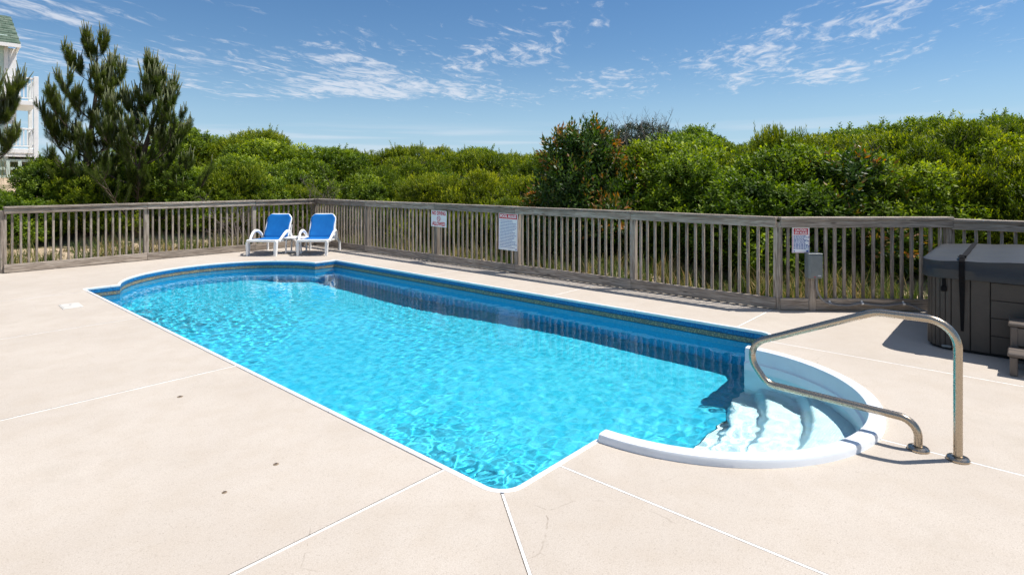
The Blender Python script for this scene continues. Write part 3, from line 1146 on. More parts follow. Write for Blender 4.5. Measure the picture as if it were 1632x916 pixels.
cd = empty('cable_conduit', A3 + D3 * 0.385 + Vector((D3.y, -D3.x, 0)) * 0.055, A3R)
tag(cd, 'grey flexible conduit looping from the electrical box along the bottom fence board', 'conduit')
pts = [(0.035, -0.07, 0.42), (0.036, -0.07, 0.33), (0.05, -0.068, 0.25), (0.09, -0.066, 0.17), (0.15, -0.062, 0.115), (0.21, -0.058, 0.095), (0.30, -0.050, 0.078),
       (0.42, -0.050, 0.072), (0.52, -0.050, 0.088), (0.60, -0.050, 0.100), (0.72, -0.050, 0.084), (0.86, -0.050, 0.074), (1.0, -0.050, 0.088), (1.10, -0.050, 0.098),
       (1.2, -0.06, 0.075), (1.30, -0.12, 0.03), (1.42, -0.22, 0.014), (1.62, -0.38, 0.014)]


def spline(pts, n=6):
    pts = [Vector(p) for p in pts]; out = []
    for i in range(len(pts) - 1):
        p0 = pts[max(i - 1, 0)]; p1 = pts[i]; p2 = pts[i + 1]; p3 = pts[min(i + 2, len(pts) - 1)]
        for k in range(n):
            t = k / n
            out.append(0.5 * ((2 * p1) + (p2 - p0) * t + (2 * p0 - 5 * p1 + 4 * p2 - p3) * t * t + (3 * p1 - p0 - 3 * p2 + p3) * t ** 3))
    out.append(pts[-1]); return out


MB().tube(spline(pts), 0.0125, 10).build('tube', M['conduit'], cd, True)
for x, z in ((0.21, 0.095), (0.60, 0.100), (1.10, 0.098)):
    mb = MB(); mb.tube([(x - 0.012, -0.051, z), (x + 0.012, -0.051, z)], 0.0155, 10); mb.box((x, -0.037, z + 0.022), (0.022, 0.003, 0.03))
    mb.build('clip', M['white_plastic'], cd)


# ------------------------------------------------------------------ loungers and side table
def make_lounger():
    root = empty('sun_lounger')
    W2 = 0.335
    w = M['white_plastic']
    # side rails of the seat, front to back
    for s in (-1, 1):
        MB().bar((s * 0.315, 0.02, 0.315), (s * 0.305, 1.02, 0.285), 0.045, 0.06, 0.012).build('side_rail', w, root)
    mb = MB(); mb.bar((-0.345, 0.0, 0.325), (0.345, 0.0, 0.325), 0.075, 0.055, 0.016, ); mb.build('front_bar', w, root)
    for s in (-1, 1):
        # moulded front leg, wide at the top, tapering to the ground
        prof = [(0.300, 0.30), (0.355, 0.30), (0.352, 0.18), (0.343, 0.0), (0.296, 0.0), (0.292, 0.18)]
        vs = [(s * x, -0.028, z) for x, z in prof] + [(s * x, 0.075 - 0.03 * (1 - z / 0.3), z) for x, z in prof]
        n = len(prof)
        fs = [tuple(range(n)), tuple(range(n, 2 * n))] + [(i, (i + 1) % n, n + (i + 1) % n, n + i) for i in range(n)]
        MB().add(vs, fs).build('leg', w, root)
        # rear leg sweeping down and back
        MB().tube(spline([(s * 0.31, 0.78, 0.29), (s * 0.335, 0.90, 0.27), (s * 0.355, 1.00, 0.20), (s * 0.36, 1.03, 0.10), (s * 0.36, 1.03, 0.0)], 5), [0.035] * 21, 10, sx=0.75).build('leg', w, root, True, R(60))
        # arched armrest from the side rail up and back to the hinge
        pts_ = [(s * 0.345, 0.14, 0.30), (s * 0.372, 0.26, 0.40), (s * 0.385, 0.38, 0.475), (s * 0.388, 0.50, 0.497), (s * 0.380, 0.62, 0.475), (s * 0.362, 0.72, 0.40), (s * 0.345, 0.78, 0.30)]
        MB().tube(spline(pts_, 6), 0.036, 10, sx=0.8).build('armrest', w, root, True, R(60))
    # backrest frame with chamfered upper corners
    ax = Vector((0, 0.23, 0.49)).normalized(); base = Vector((0, 0.70, 0.315)); Lb = 0.575
    fr = [(-0.285, 0.0), (-0.285, Lb - 0.09), (-0.215, Lb), (0.215, Lb), (0.285, Lb - 0.09), (0.285, 0.0)]
    path = [base + Vector((x, 0, 0)) + ax * y for x, y in fr]
    nrm = Vector((0, -ax.z, ax.y))
    MB().tube(fillet(path, [0, 0.10, 0.08, 0.08, 0.10, 0], 5), 0.026, 10).build('back_frame', w, root, True, R(60))
    # sling: seat then backrest, one cloth
    rows = []
    ys = np.linspace(0, 1, 13)
    prof = [(0.035 + 0.66 * t, 0.358 - 0.02 * math.sin(math.pi * t) - 0.022 * t) for t in ys]
    prof += [((base + ax * (Lb * t) + nrm * (0.030 - 0.012 * math.sin(math.pi * t))).y, (base + ax * (Lb * t) + nrm * (0.030 - 0.012 * math.sin(math.pi * t))).z) for t in np.linspace(0.06, 1.0, 14)]
    vs = []; xs = np.linspace(-1, 1, 13)
    for k, (y, z) in enumerate(prof):
        t = max(0, (k - 13) / 13.0)
        hw = 0.292
        if t > 0.86: hw = 0.292 - 0.075 * (t - 0.86) / 0.14
        for x in xs:
            sag = 0.012 * (1 - x * x)
            vs.append((x * hw, y + (sag * 0.6 if k > 12 else 0), z - sag * (0.5 if k > 12 else 1)))
    n = len(xs); fs = [(i * n + j, i * n + j + 1, (i + 1) * n + j + 1, (i + 1) * n + j) for i in range(len(prof) - 1) for j in range(n - 1)]
    o = MB().add(vs, fs).build('sling', M['sling'], root, True)
    sm = o.modifiers.new('thickness', 'SOLIDIFY'); sm.thickness = 0.006
    # stay that props the backrest
    MB().tube([(-0.27, 0.88, 0.30), (-0.27, 0.97, 0.60)], 0.014, 8).build('prop', w, root)
    MB().tube([(0.27, 0.88, 0.30), (0.27, 0.97, 0.60)], 0.014, 8).build('prop', w, root)
    MB().tube([(-0.31, 0.88, 0.295), (0.31, 0.88, 0.295)], 0.018, 8).build('cross_bar', w, root)
    return root


l1 = make_lounger()
l1.location = (-5.385, 12.42, 0.001); l1.rotation_euler = (0, 0, R(-2))
l1.scale = (0.94, 1, 1)
tag(l1, 'white resin lounger with blue sling, the one farther from the fence corner', 'lounger', 'blue sling loungers')
l2 = copy_tree(l1)
l2.location = (-4.31, 12.46, 0.001); l2.rotation_euler = (0, 0, R(3))
l2['label'] = 'white resin lounger with blue sling, the one right by the fence corner'

tb = empty('side_table', (-4.85, 12.83, 0.001), 0)
tag(tb, 'low white resin side table between the two blue loungers', 'side table')
mb = MB(); mb.box((0, 0.16, 0.345), (0.46, 0.42, 0.030), 0, 0.010); mb.build('top', M['white_plastic'], tb)
for s in (-1, 1):
    MB().tube(spline([(s * 0.16, 0.0, 0.33), (s * 0.165, -0.01, 0.20), (s * 0.17, 0.0, 0.06), (s * 0.17, 0.01, 0.012)], 4), 0.018, 8).build('leg', M['white_plastic'], tb, True)
    MB().tube(spline([(s * 0.16, 0.32, 0.33), (s * 0.165, 0.33, 0.20), (s * 0.17, 0.32, 0.06), (s * 0.17, 0.31, 0.012)], 4), 0.018, 8).build('leg', M['white_plastic'], tb, True)
    MB().bar((s * 0.17, -0.02, 0.018), (s * 0.17, 0.34, 0.018), 0.034, 0.034, 0.006).build('foot_rail', M['white_plastic'], tb)
MB().bar((-0.17, 0.01, 0.05), (0.17, 0.01, 0.05), 0.02, 0.02, 0.004).build('stretcher', M['white_plastic'], tb)


# ------------------------------------------------------------------ hot tub (local x = v, y = u, corner at the origin)
def rrect(x0, y0, x1, y1, r, n=8):
    p = []
    for cx, cy_, a in ((x1 - r, y1 - r, 0), (x0 + r, y1 - r, 90), (x0 + r, y0 + r, 180), (x1 - r, y0 + r, 270)):
        p += arc(cx, cy_, r, a, a + 90, n)
    return p


def build_tub():
    root = empty('hot_tub', P(-1.24, 4.74), POOL_ROT)
    tag(root, 'brown hot tub with panelled cabinet under a slate vinyl cover', 'hot tub')
    TX, TY, rc = 1.80, -2.05, 0.20
    MB().prism(rrect(0.016, TY + 0.016, TX - 0.016, -0.016, rc - 0.016), 0.012, 0.74).build('cabinet_core', M['cabinet_gap'], root)
    MB().prism(rrect(0.03, TY + 0.03, TX - 0.03, -0.03, rc - 0.03), 0.0, 0.03).build('base', M['cabinet_gap'], root)
    # rounded corners carry vertical ribs
    for cx, cy_, a0 in ((rc, -rc, 90), (rc, TY + rc, 180), (TX - rc, -rc, 0), (TX - rc, TY + rc, 270)):
        for k in range(7):
            a1 = R(a0 + 90 * k / 7 + 0.9); a2 = R(a0 + 90 * (k + 1) / 7 - 0.9)
            q = [(cx + rr * math.cos(a), cy_ + rr * math.sin(a)) for rr, a in ((rc, a1), (rc + 0.003, (a1 + a2) / 2), (rc, a2), (rc - 0.014, a2), (rc - 0.014, a1))]
            MB().prism(q, 0.028, 0.74).build('corner_rib', M['cabinet'], root)
    # each side: two upright boards at either end, horizontal boards between
    def side(o, dx, dy, L, n):
        """o start (x, y), direction (dx, dy), outward normal n"""
        def pnl(t0, t1, z0, z1, nm):
            c = ((t0 + t1) / 2, 0, (z0 + z1) / 2)
            x = o[0] + dx * c[0] + n[0] * -0.008; y = o[1] + dy * c[0] + n[1] * -0.008
            MB().box((x, y, c[2]), (t1 - t0, 0.016, z1 - z0), math.atan2(dy, dx), 0.003).build(nm, M['cabinet'], root)
        g = 0.003
        for t in (rc, rc + 0.145, L - rc - 0.29, L - rc - 0.145):
            pnl(t + g, t + 0.145 - g, 0.028, 0.74, 'upright_board')
        for k in range(5):
            z0 = 0.03 + k * 0.1635
            pnl(rc + 0.29 + g, L - rc - 0.29 - g, z0 + g * 0.7, min(z0 + 0.1635 - g * 0.7, 0.74), 'horizontal_board')
    side((0, 0), 0, -1, -TY, (-1, 0)); side((0, 0), 1, 0, TX, (0, 1))
    side((TX, 0), 0, -1, -TY, (1, 0)); side((0, TY), 1, 0, TX, (0, -1))
    # cover: two halves hinged across the middle, sloping to the edges, with a skirt
    e = 0.035
    for h in (0, 1):
        y0 = TY / 2 * h if h == 0 else TY / 2
        ya, yb = (e, TY / 2 + 0.002) if h == 0 else (TY / 2 - 0.002, TY - e)
        nx, ny = 24, 20
        vs = []; fs = []
        x0, x1 = -e, TX + e
        def inset(t):
            """width lost near the outer end, rounding the corners"""
            d = abs(t - (ya if h == 0 else yb)); r_ = 0.20
            return 0 if d >= r_ else r_ - math.sqrt(max(0, r_ * r_ - (r_ - d) ** 2))
        top = {}
        for i in range(ny + 1):
            s = i / ny
            s = s if h == 0 else 1 - s
            w = (1 - math.cos(math.pi * s / 2)) if True else s
            yy = (ya + (yb - ya) * w) if h == 0 else (yb + (ya - yb) * w)
            ins = inset(yy)
            for j in range(nx + 1):
                xx = x0 + ins + (x1 - x0 - 2 * ins) * j / nx
                dd = abs(yy - TY / 2) / (abs(TY) / 2)
                z = 0.912 - 0.047 * dd + 0.004 * math.sin(9 * xx + 3 * yy) + 0.003 * math.sin(17 * yy)
                ed = min(xx - x0 - ins, x1 - ins - xx, abs(yy - (ya if h == 0 else yb)) + 0.0)
                z -= 0.012 * math.exp(-ed / 0.012)
                top[(i, j)] = len(vs); vs.append((xx, yy, z))
        fs += [(top[(i, j)], top[(i + 1, j)], top[(i + 1, j + 1)], top[(i, j + 1)]) for i in range(ny) for j in range(nx)]
        MB().add(vs, fs).build('cover_top', M['vinyl'], root, True)
        # edge of the foam and hanging skirt
        rimp = [top[(i, 0)] for i in range(ny + 1)] + [top[(ny, j)] for j in range(1, nx + 1)] + [top[(i, nx)] for i in range(ny - 1, -1, -1)] + [top[(0, j)] for j in range(nx - 1, 0, -1)]
        ring = [Vector(vs[k]) for k in rimp]; c = sum(ring, Vector()) / len(ring); n_ = len(ring)
        vs2 = []; 
        for off, z in ((0.0, None), (0.004, -0.015), (0.004, -0.085), (0.009, -0.090), (0.010, -0.175), (0.004, -0.178), (0.0, -0.10)):
            for p in ring:
                d = Vector((p.x - c.x, p.y - c.y, 0)); d.normalize()
                wob = 0.004 * math.sin(p.x * 8 + p.y * 6) if (z is not None and z < -0.12) else 0
                vs2.append((p.x + d.x * (off + wob), p.y + d.y * (off + wob), (p.z if z is None else 0.868 + z)))
        fs2 = [(k * n_ + j, k * n_ + (j + 1) % n_, (k + 1) * n_ + (j + 1) % n_, (k + 1) * n_ + j) for k in range(6) for j in range(n_)]
        MB().add(vs2, fs2).build('cover_skirt', M['vinyl'], root, True, R(45))
    # webbing strap over the cover near the corner, with buckle
    yy = -0.285
    st = MB()
    zt = lambda y: 0.912 - 0.047 * abs(y - TY / 2) / (abs(TY) / 2) + 0.011
    prof = [(-0.004, 0.20), (-0.012, 0.50), (-0.030, 0.66), (-0.056, 0.72), (-0.060, 0.80), (-0.052, 0.862), (-0.030, zt(yy)), (0.30, zt(yy) + 0.003), (TX - 0.3, zt(yy) + 0.003), (TX + 0.03, zt(yy)), (TX + 0.056, 0.80), (TX + 0.05, 0.70), (TX + 0.006, 0.5)]
    n = len(prof); hw = 0.022
    vs = [(x, yy - (hw if k > 1 else hw * (0.55 if k == 0 else 0.85)), z) for k, (x, z) in enumerate(prof)] + [(x, yy + (hw if k > 1 else hw * (0.55 if k == 0 else 0.85)), z) for k, (x, z) in enumerate(prof)]
    st.add(vs, [(k, k + 1, n + k + 1, n + k) for k in range(n - 1)])
    o = st.build('strap', M['strap'], root); sm = o.modifiers.new('thickness', 'SOLIDIFY'); sm.thickness = 0.003
    mb = MB().box((0.10, yy, zt(yy) + 0.012), (0.075, 0.060, 0.016), 0, 0.005); mb.box((0.03, yy + 0.01, zt(yy) + 0.008), (0.07, 0.05, 0.006), 0.2, 0.002)
    mb.build('buckle', M['strap'], o)
    mb = MB(); mb.box((-0.004, -0.145, 0.645), (0.012, 0.026, 0.10), 0, 0.003); mb.box((-0.012, -0.145, 0.585), (0.022, 0.045, 0.05), 0, 0.006)
    mb.build('latch', M['strap'], root)
    MB().box((-0.004, -0.165, 0.036), (0.012, 0.075, 0.022), 0, 0.004).build('drain_cover', M['box_grey'], root)
    return root


build_tub()

ts = empty('tub_steps', P(-1.87, 4.16), POOL_ROT)
tag(ts, 'taupe resin two-tread steps standing against the hot tub', 'steps')
for x, z in ((0.0, 0.175), (0.275, 0.375)):
    for k in range(2):
        MB().box((x + 0.066 + k * 0.136, -0.39, z), (0.128, 0.80, 0.034), 0, 0.008).build('tread', M['step_resin'], ts)
for y in (-0.03, -0.75):
    MB().box((0.03, y, 0.079), (0.05, 0.05, 0.156), 0, 0.006).build('leg', M['step_resin'], ts)
    MB().box((0.30, y, 0.179), (0.05, 0.05, 0.356), 0, 0.006).build('leg', M['step_resin'], ts)
    MB().box((0.51, y, 0.179), (0.05, 0.05, 0.356), 0, 0.006).build('leg', M['step_resin'], ts)
    MB().box((0.27, y, 0.135), (0.43, 0.034, 0.045), 0, 0.005).build('brace', M['step_resin'], ts)
MB().box((0.29, -0.39, 0.275), (0.02, 0.68, 0.15), 0, 0.003).build('riser', M['step_resin'], ts)

# ------------------------------------------------------------------ small fittings on the deck
sk = empty('skimmer_lid', P(7.24, -0.39), POOL_ROT + R(-3))
tag(sk, 'white rectangular skimmer lid set in the deck near the far pool corner', 'skimmer lid')
MB().box((0, 0, 0.003), (0.215, 0.36, 0.008), 0, 0.002).build('frame', M['lid'], sk)
MB().box((0, 0, 0.0085), (0.19, 0.335, 0.005), 0, 0.002).build('lid', M['lid'], sk)
MB().lathe([(0.014, 0), (0.014, 0.002), (0.008, 0.003)], 10, (0, 0.06, 0.0111)).build('finger_hole_cap', M['conduit'], sk)
for u, v, r_, lab in ((2.76, -0.59, 0.020, 'brown anchor cap in the deck just past the second joint'), (1.22, -0.60, 0.016, 'small brown anchor cap in the foreground slab nearer the pool corner'),
                      (1.13, -0.92, 0.013, 'tiny brown anchor cap farther from the water in the foreground slab')):
    c = empty('anchor_cap', P(u, v)); tag(c, lab, 'anchor cap', 'anchor caps in the deck')
    MB().lathe([(r_, -0.004), (r_, 0.002), (r_ * 0.75, 0.0035)], 14).build('flange', M['brass'], c)
    MB().lathe([(r_ * 0.5, 0.0034), (r_ * 0.45, 0.006)], 10).build('plug', M['bark_dark'], c)

# ------------------------------------------------------------------ foliage
M['leaf_yellow'] = mat_leaf('wax_myrtle_leaf', (0.036, 0.060, 0.008), (0.155, 0.205, 0.013), (0.44, 0.46, 0.034), 0.38, 0.5, 0.2)
M['leaf_green'] = mat_leaf('broad_leaf', (0.030, 0.060, 0.010), (0.130, 0.198, 0.017), (0.36, 0.44, 0.038), 0.38, 0.5, 0.2)
M['leaf_red'] = mat_leaf('cherry_leaf', (0.024, 0.052, 0.010), (0.075, 0.130, 0.018), (0.36, 0.15, 0.045), 0.36, 0.42, 0.35)
M['leaf_dark'] = mat_leaf('dense_dark_leaf', (0.014, 0.024, 0.009), (0.032, 0.050, 0.015), (0.080, 0.090, 0.025), 0.2)
M['needle'] = mat_leaf('pine_needle', (0.045, 0.070, 0.015), (0.125, 0.160, 0.030), (0.23, 0.25, 0.06), 0.35, 0.55, 0.15)
M['grass'] = mat_leaf('dune_grass', (0.030, 0.055, 0.012), (0.10, 0.145, 0.030), (0.36, 0.27, 0.12), 0.35, 0.6, 0.2)
M['litter'] = mat_leaf('dry_leaf_litter', (0.07, 0.045, 0.025), (0.20, 0.13, 0.07), (0.34, 0.24, 0.14), 0.15, 0.7, 0.1)
M['bark'] = plain('grey_brown_bark', (0.085, 0.062, 0.045), 0.9, 0, 0.35, 18, 0.6)
M['twig'] = plain('bare_grey_twig', (0.13, 0.105, 0.085), 0.9, 0, 0.25, 12)
M['candle'] = plain('pine_candle', (0.10, 0.115, 0.045), 0.8, 0, 0.25, 12)


def unit(a):
    return a / np.maximum(np.linalg.norm(a, axis=-1, keepdims=True), 1e-9)


def leaf_sprays(rng, C, D, n, stem, ln, wd, a0, a1, tint, tip_gain=0.3, droop=0.0):
    """C, D (k,3): spray roots and directions. Returns V, F, T of n diamond leaves on each spray."""
    k = len(C)
    ref = unit(rng.normal(size=(k, 3)))
    X = unit(np.cross(D, ref)); Y = np.cross(D, X)
    j = np.arange(n)
    t = (j + 0.5) / n
    az = (j * 2.39996)[None, :] + rng.uniform(0, 6.28, (k, 1))
    al = np.radians(a0 + (a1 - a0) * t)[None, :] + rng.normal(0, 0.18, (k, n))
    rad = X[:, None] * np.cos(az)[..., None] + Y[:, None] * np.sin(az)[..., None]
    ld = D[:, None] * np.cos(al)[..., None] + rad * np.sin(al)[..., None]
    ld[..., 2] -= droop * (1 - t)[None, :]
    ld = unit(ld)
    base = C[:, None] + D[:, None] * (t[None, :] * stem)[..., None]
    L = ln * rng.uniform(0.65, 1.25, (k, n)); Wd = wd * rng.uniform(0.7, 1.2, (k, n))
    side = unit(np.cross(ld, rad + 0.35 * unit(rng.normal(size=rad.shape))))
    up = np.cross(side, ld)
    midp = base + ld * (L * 0.48)[..., None]
    v0 = base; v2 = base + ld * L[..., None]
    v1 = midp + side * (Wd * 0.5)[..., None] + up * (Wd * 0.12)[..., None]
    v3 = midp - side * (Wd * 0.5)[..., None] + up * (Wd * 0.12)[..., None]
    V = np.stack([v0, v1, v2, v3], 2).reshape(-1, 3)
    F = np.arange(len(V)).reshape(-1, 4)
    T = np.clip(tint[:, None] + tip_gain * (t ** 2)[None, :] + rng.normal(0, 0.09, (k, n)), 0, 1)
    return V, F, np.repeat(T.reshape(-1), 4)


def crown_points(rng, lobes, dens):
    """points and outward directions on the outside of a union of ellipsoids (x, y, z, rx, rz)"""
    C = []; N = []; S = []; Q = []
    for (x, y, z, rx, rz) in lobes:
        k = int(dens * rx * (rx + rz) * 6)
        d = unit(rng.normal(size=(k, 3)))
        r = rng.uniform(0.62, 1.03, (k, 1)) ** 0.6
        p = np.array([x, y, z]) + d * np.array([rx, rx, rz]) * r
        C.append(p); N.append(d); S.append(r[:, 0]); Q.append(np.full(k, rng.normal(0, 0.13)))
    C = np.concatenate(C); N = np.concatenate(N); S = np.concatenate(S); Q = np.concatenate(Q)
    keep = C[:, 2] > 0.16
    for (x, y, z, rx, rz) in lobes:
        q = (C - np.array([x, y, z])) / np.array([rx, rx, rz])
        keep &= ~((q ** 2).sum(1) < 0.42)
    return C[keep], N[keep], S[keep], Q[keep]


def make_lobes(rng, n, R0, Hh, spread=1.0):
    """a bush about 2*R0 wide and Hh high, built of lobes of uneven size"""
    out = [(0, 0, Hh * 0.40, R0 * 0.72, Hh * 0.42)]
    for i in range(n):
        a = 2.39996 * i + rng.uniform(-0.4, 0.4)
        lev = rng.uniform(0.12, 0.84)
        rr = R0 * spread * math.sqrt(max(0.05, 1 - (lev - 0.28) ** 2 / 0.55)) * rng.uniform(0.5, 0.9)
        s = R0 * rng.uniform(0.15, 0.34)
        z = min(Hh * lev, Hh - s * 1.02)
        out.append((rr * math.cos(a), rr * math.sin(a), z, s, s * rng.uniform(0.75, 1.1)))
    for i in range(4):
        a = rng.uniform(0, 6.28); s = R0 * rng.uniform(0.2, 0.32); rr = R0 * rng.uniform(0.05, 0.4)
        out.append((rr * math.cos(a), rr * math.sin(a), Hh - s * rng.uniform(0.95, 1.35), s, s))
    return out


def stems(rng, lobes, r0=0.028):
    mb = MB()
    for (x, y, z, rx, rz) in lobes[1:14]:
        p0 = Vector((x * 0.06, y * 0.06, -0.15)); p2 = Vector((x * 0.92, y * 0.92, z * 0.95))
        p1 = p0.lerp(p2, 0.5) + Vector((-x * 0.16, -y * 0.16, -0.02)) + Vector(rng.uniform(-0.06, 0.06, 3))
        mb.tube(spline([p0, p1, p2], 4), [r0 * (1 - 0.085 * i) for i in range(9)], 5, cap=False)
    return mb


def twig_mesh(rng, pts, n_per, ln, r=0.004):
    mb = MB()
    for p in pts:
        for i in range(n_per):
            d = Vector((rng.normal(0, 0.33), rng.normal(0, 0.33), rng.uniform(0.6, 1.0))).normalized()
            l = ln * rng.uniform(0.5, 1.25); a = Vector(p); b = a + d * l * 0.5
            c = b + (d + Vector(rng.normal(0, 0.22, 3))).normalized() * l * 0.5
            mb.tube([a, b, c], [r, r * 0.8, r * 0.35], 3, cap=False)
            for q in range(3):
                s0 = b.lerp(c, rng.uniform(0, 0.7))
                mb.tube([s0, s0 + (d + Vector(rng.normal(0, 0.5, 3))).normalized() * l * 0.3], [r * 0.6, r * 0.3], 3, cap=False)
    return mb


def make_shrub(kind, seed):
    rng = np.random.default_rng(seed)
    Hh = 2.0
    R0 = {'yellow': 1.12, 'green': 1.2, 'red': 0.95, 'dark': 1.15}[kind]
    lobes = make_lobes(rng, {'yellow': 40, 'green': 40, 'red': 30, 'dark': 24}[kind], R0, Hh)
    C, N, S, Q = crown_points(rng, lobes, {'yellow': 155, 'green': 150, 'red': 105, 'dark': 150}[kind])
    up = {'yellow': 1.1, 'green': 0.55, 'red': 0.7, 'dark': 0.5}[kind]
    D = unit(N * 0.8 + np.array([0, 0, up]) + rng.normal(0, 0.28, N.shape))
    tint = 0.18 + 0.42 * np.clip((S - 0.78) / 0.22, 0, 1) * rng.uniform(0.5, 1.2, len(S)) + 0.10 * rng.normal(size=len(S)) + Q + 0.16 * np.clip(N[:, 2], 0, 1)  # highlights put into the tint of clump tops, with new growth; inner sprays darker
    # long shoots that break the outline
    top = np.where(N[:, 2] > 0.15)[0]
    pick = rng.choice(top, min(len(top), {'yellow': 55, 'green': 40, 'red': 60, 'dark': 20}[kind]), replace=False)
    d2 = unit(N[pick] * 0.45 + np.array([0, 0, 1.0]) + rng.normal(0, 0.18, (len(pick), 3)))
    ln2 = rng.uniform(0.08, 0.30, len(pick))
    for q in (0.35, 0.7, 1.0):
        C = np.concatenate([C, C[pick] + d2 * (ln2 * q)[:, None]]); D = np.concatenate([D, d2]); tint = np.concatenate([tint, np.full(len(pick), 0.5) + rng.normal(0, 0.1, len(pick))])
    if kind == 'yellow':
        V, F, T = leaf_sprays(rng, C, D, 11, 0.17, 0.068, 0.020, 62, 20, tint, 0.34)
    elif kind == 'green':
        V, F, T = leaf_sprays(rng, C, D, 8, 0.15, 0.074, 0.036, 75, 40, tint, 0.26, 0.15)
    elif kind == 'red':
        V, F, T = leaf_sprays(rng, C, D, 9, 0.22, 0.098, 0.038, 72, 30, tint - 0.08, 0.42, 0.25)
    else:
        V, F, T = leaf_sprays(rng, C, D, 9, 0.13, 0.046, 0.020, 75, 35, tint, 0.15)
    root = empty('shrub')
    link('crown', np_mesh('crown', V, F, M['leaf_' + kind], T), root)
    stems(rng, lobes).build('stem', M['bark'], root, True)
    if kind == 'dark':
        pts = [(rng.normal(0, 0.5), rng.normal(0, 0.5), Hh * rng.uniform(0.72, 0.93)) for _ in range(46)]
        twig_mesh(rng, pts, 3, 0.50).build('bare_twigs', M['twig'], root)['kind'] = 'stuff'
    elif kind == 'yellow' and seed % 2:
        pts = [(rng.normal(0, 0.45), rng.normal(0, 0.45), Hh * rng.uniform(0.82, 0.97)) for _ in range(9)]
        twig_mesh(rng, pts, 2, 0.36).build('bare_twigs', M['twig'], root)['kind'] = 'stuff'
    return root


PROTO = {('yellow', 0): make_shrub('yellow', 10), ('yellow', 1): make_shrub('yellow', 21), ('yellow', 2): make_shrub('yellow', 32),
         ('green', 0): make_shrub('green', 43), ('green', 1): make_shrub('green', 54),
         ('red', 0): make_shrub('red', 65), ('dark', 0): make_shrub('dark', 76)}
used_proto = set()
PLACES = ['the left end of the fence', 'the leftmost fence bay', 'the taller pine', 'the second fence post from the left', 'the smaller pine', 'the fence bay left of the loungers',
          'the lounger farther from the corner', 'the lounger by the corner', 'the fence just right of the corner', 'the second post right of the corner', 'the fence left of the diving sign', 'the diving sign',
          'the gap between both signs', 'the pool rules sign', 'the fence just past the pool rules', 'the bay right of the pool rules',
          'the post between the rules signs', 'the second bay left of the spa sign', 'the fence left of the spa sign', 'the spa sign', 'the conduit on the fence', 'the angled fence run', 'the hot tub corner', 'the hot tub strap', 'the far end of the hot tub']
ROWS = ['front-row', 'second-row', 'third-row', 'skyline']
ROWSAY = ['nearest the fence behind', 'second back behind', 'third back behind', 'on the skyline above']
# (row, place, x, y, height)
SHRUBS = [(0,0,-11.9,13.75,1.2), (0,2,-10.78,14.88,1.44), (0,4,-9.2,16.15,1.81), (0,5,-8.0,16.65,1.91), (0,6,-7.61,17.41,1.69), (0,7,-6.65,18.07,1.37), (0,9,-3.79,16.51,1.77), (0,11,-2.04,15.06,1.75), (0,12,-0.97,14.19,1.77), (0,13,-0.03,13.64,1.48), (0,14,0.92,13.19,1.5), (0,15,1.82,12.53,1.95), (0,16,2.8,12.24,1.85), (0,17,3.48,11.45,1.95), (0,18,4.07,10.93,1.56), (0,19,4.6,9.82,1.93), (0,20,5.6,9.79,1.94), (0,21,6.21,9.77,1.88), (0,22,7.26,9.73,1.79), (0,23,7.75,9.55,1.76), (0,24,8.13,9.33,1.73), (1,1,-11.8,15.01,1.73), (1,3,-10.38,16.14,1.7), (1,5,-8.83,17.68,2.11), (1,7,-6.87,18.92,2.05), (1,9,-3.93,17.09,2.06), (1,11,-2.03,15.7,1.76), (1,13,0.12,14.34,1.62), (1,14,0.85,14.01,1.62), (1,15,1.9,13.19,2.01), (1,16,2.64,12.85,2.14), (1,17,3.62,12.38,2.25), (1,18,4.46,12.18,1.87), (1,19,4.98,10.49,2.13), (1,20,5.99,10.46,1.99), (1,21,6.85,10.44,2.12), (1,22,7.74,10.41,2.12), (1,23,8.2,10.27,1.95), (1,24,8.74,9.99,1.9), (2,6,-8.78,20.82,2.24), (2,8,-6.55,21.62,1.99), (2,10,-3.29,18.89,2.03), (2,12,-0.98,17.52,2.18), (2,14,1.23,16.12,1.98), (2,16,3.45,16.0,2.14), (2,17,4.55,15.66,2.13), (2,18,5.28,14.5,1.73), (2,20,6.77,12.42,1.95), (2,21,8.02,12.39,1.87), (2,22,9.19,12.36,1.79), (2,24,10.59,11.9,1.83), (3,3,-13.87,21.51,1.51), (3,4,-13.22,23.86,2.53), (3,5,-11.46,23.61,1.98), (3,6,-10.73,24.94,2.35), (3,7,-8.86,25.13,1.6), (3,8,-6.86,24.36,1.7), (3,9,-5.08,22.88,1.89), (3,10,-3.86,22.96,1.98), (3,11,-2.48,22.19,1.94), (3,12,-1.14,20.8,1.95), (3,13,0.04,19.71,1.73), (3,14,1.73,20.45,1.57), (3,15,2.71,19.82,2.08), (3,16,4.12,19.44,2.39), (3,17,5.35,17.55,1.98), (3,18,6.61,17.48,1.4), (3,19,6.99,14.85,1.72), (3,20,8.16,14.82,1.83), (3,21,9.62,14.79,1.86), (3,22,10.98,14.76,1.86), (3,23,11.92,14.55,1.82), (3,24,12.54,14.34,1.7)]
LOOK = {'yellow': 'yellow-green upright bush', 'green': 'bright green leafy bush', 'red': 'dark glossy red-tipped bush', 'dark': 'dark bush full of bare twigs'}
SPECIAL = {(0, 14): 'red', (0, 15): 'red', (0, 16): 'red', (0, 20): 'red', (2, 16): 'dark', (3, 16): 'dark', (1, 16): 'yellow', (3, 24): 'green', (3, 23): 'green', (3, 22): 'green', (0, 13): 'yellow'}
srng = random.Random(21)


def to_uv(x, y):
    d = Vector((x, y, 0)) - O
    return d.dot(UD), d.dot(VD)


def gz(x, y):
    u, v = to_uv(x, y)
    return float(ground_h(v, u))


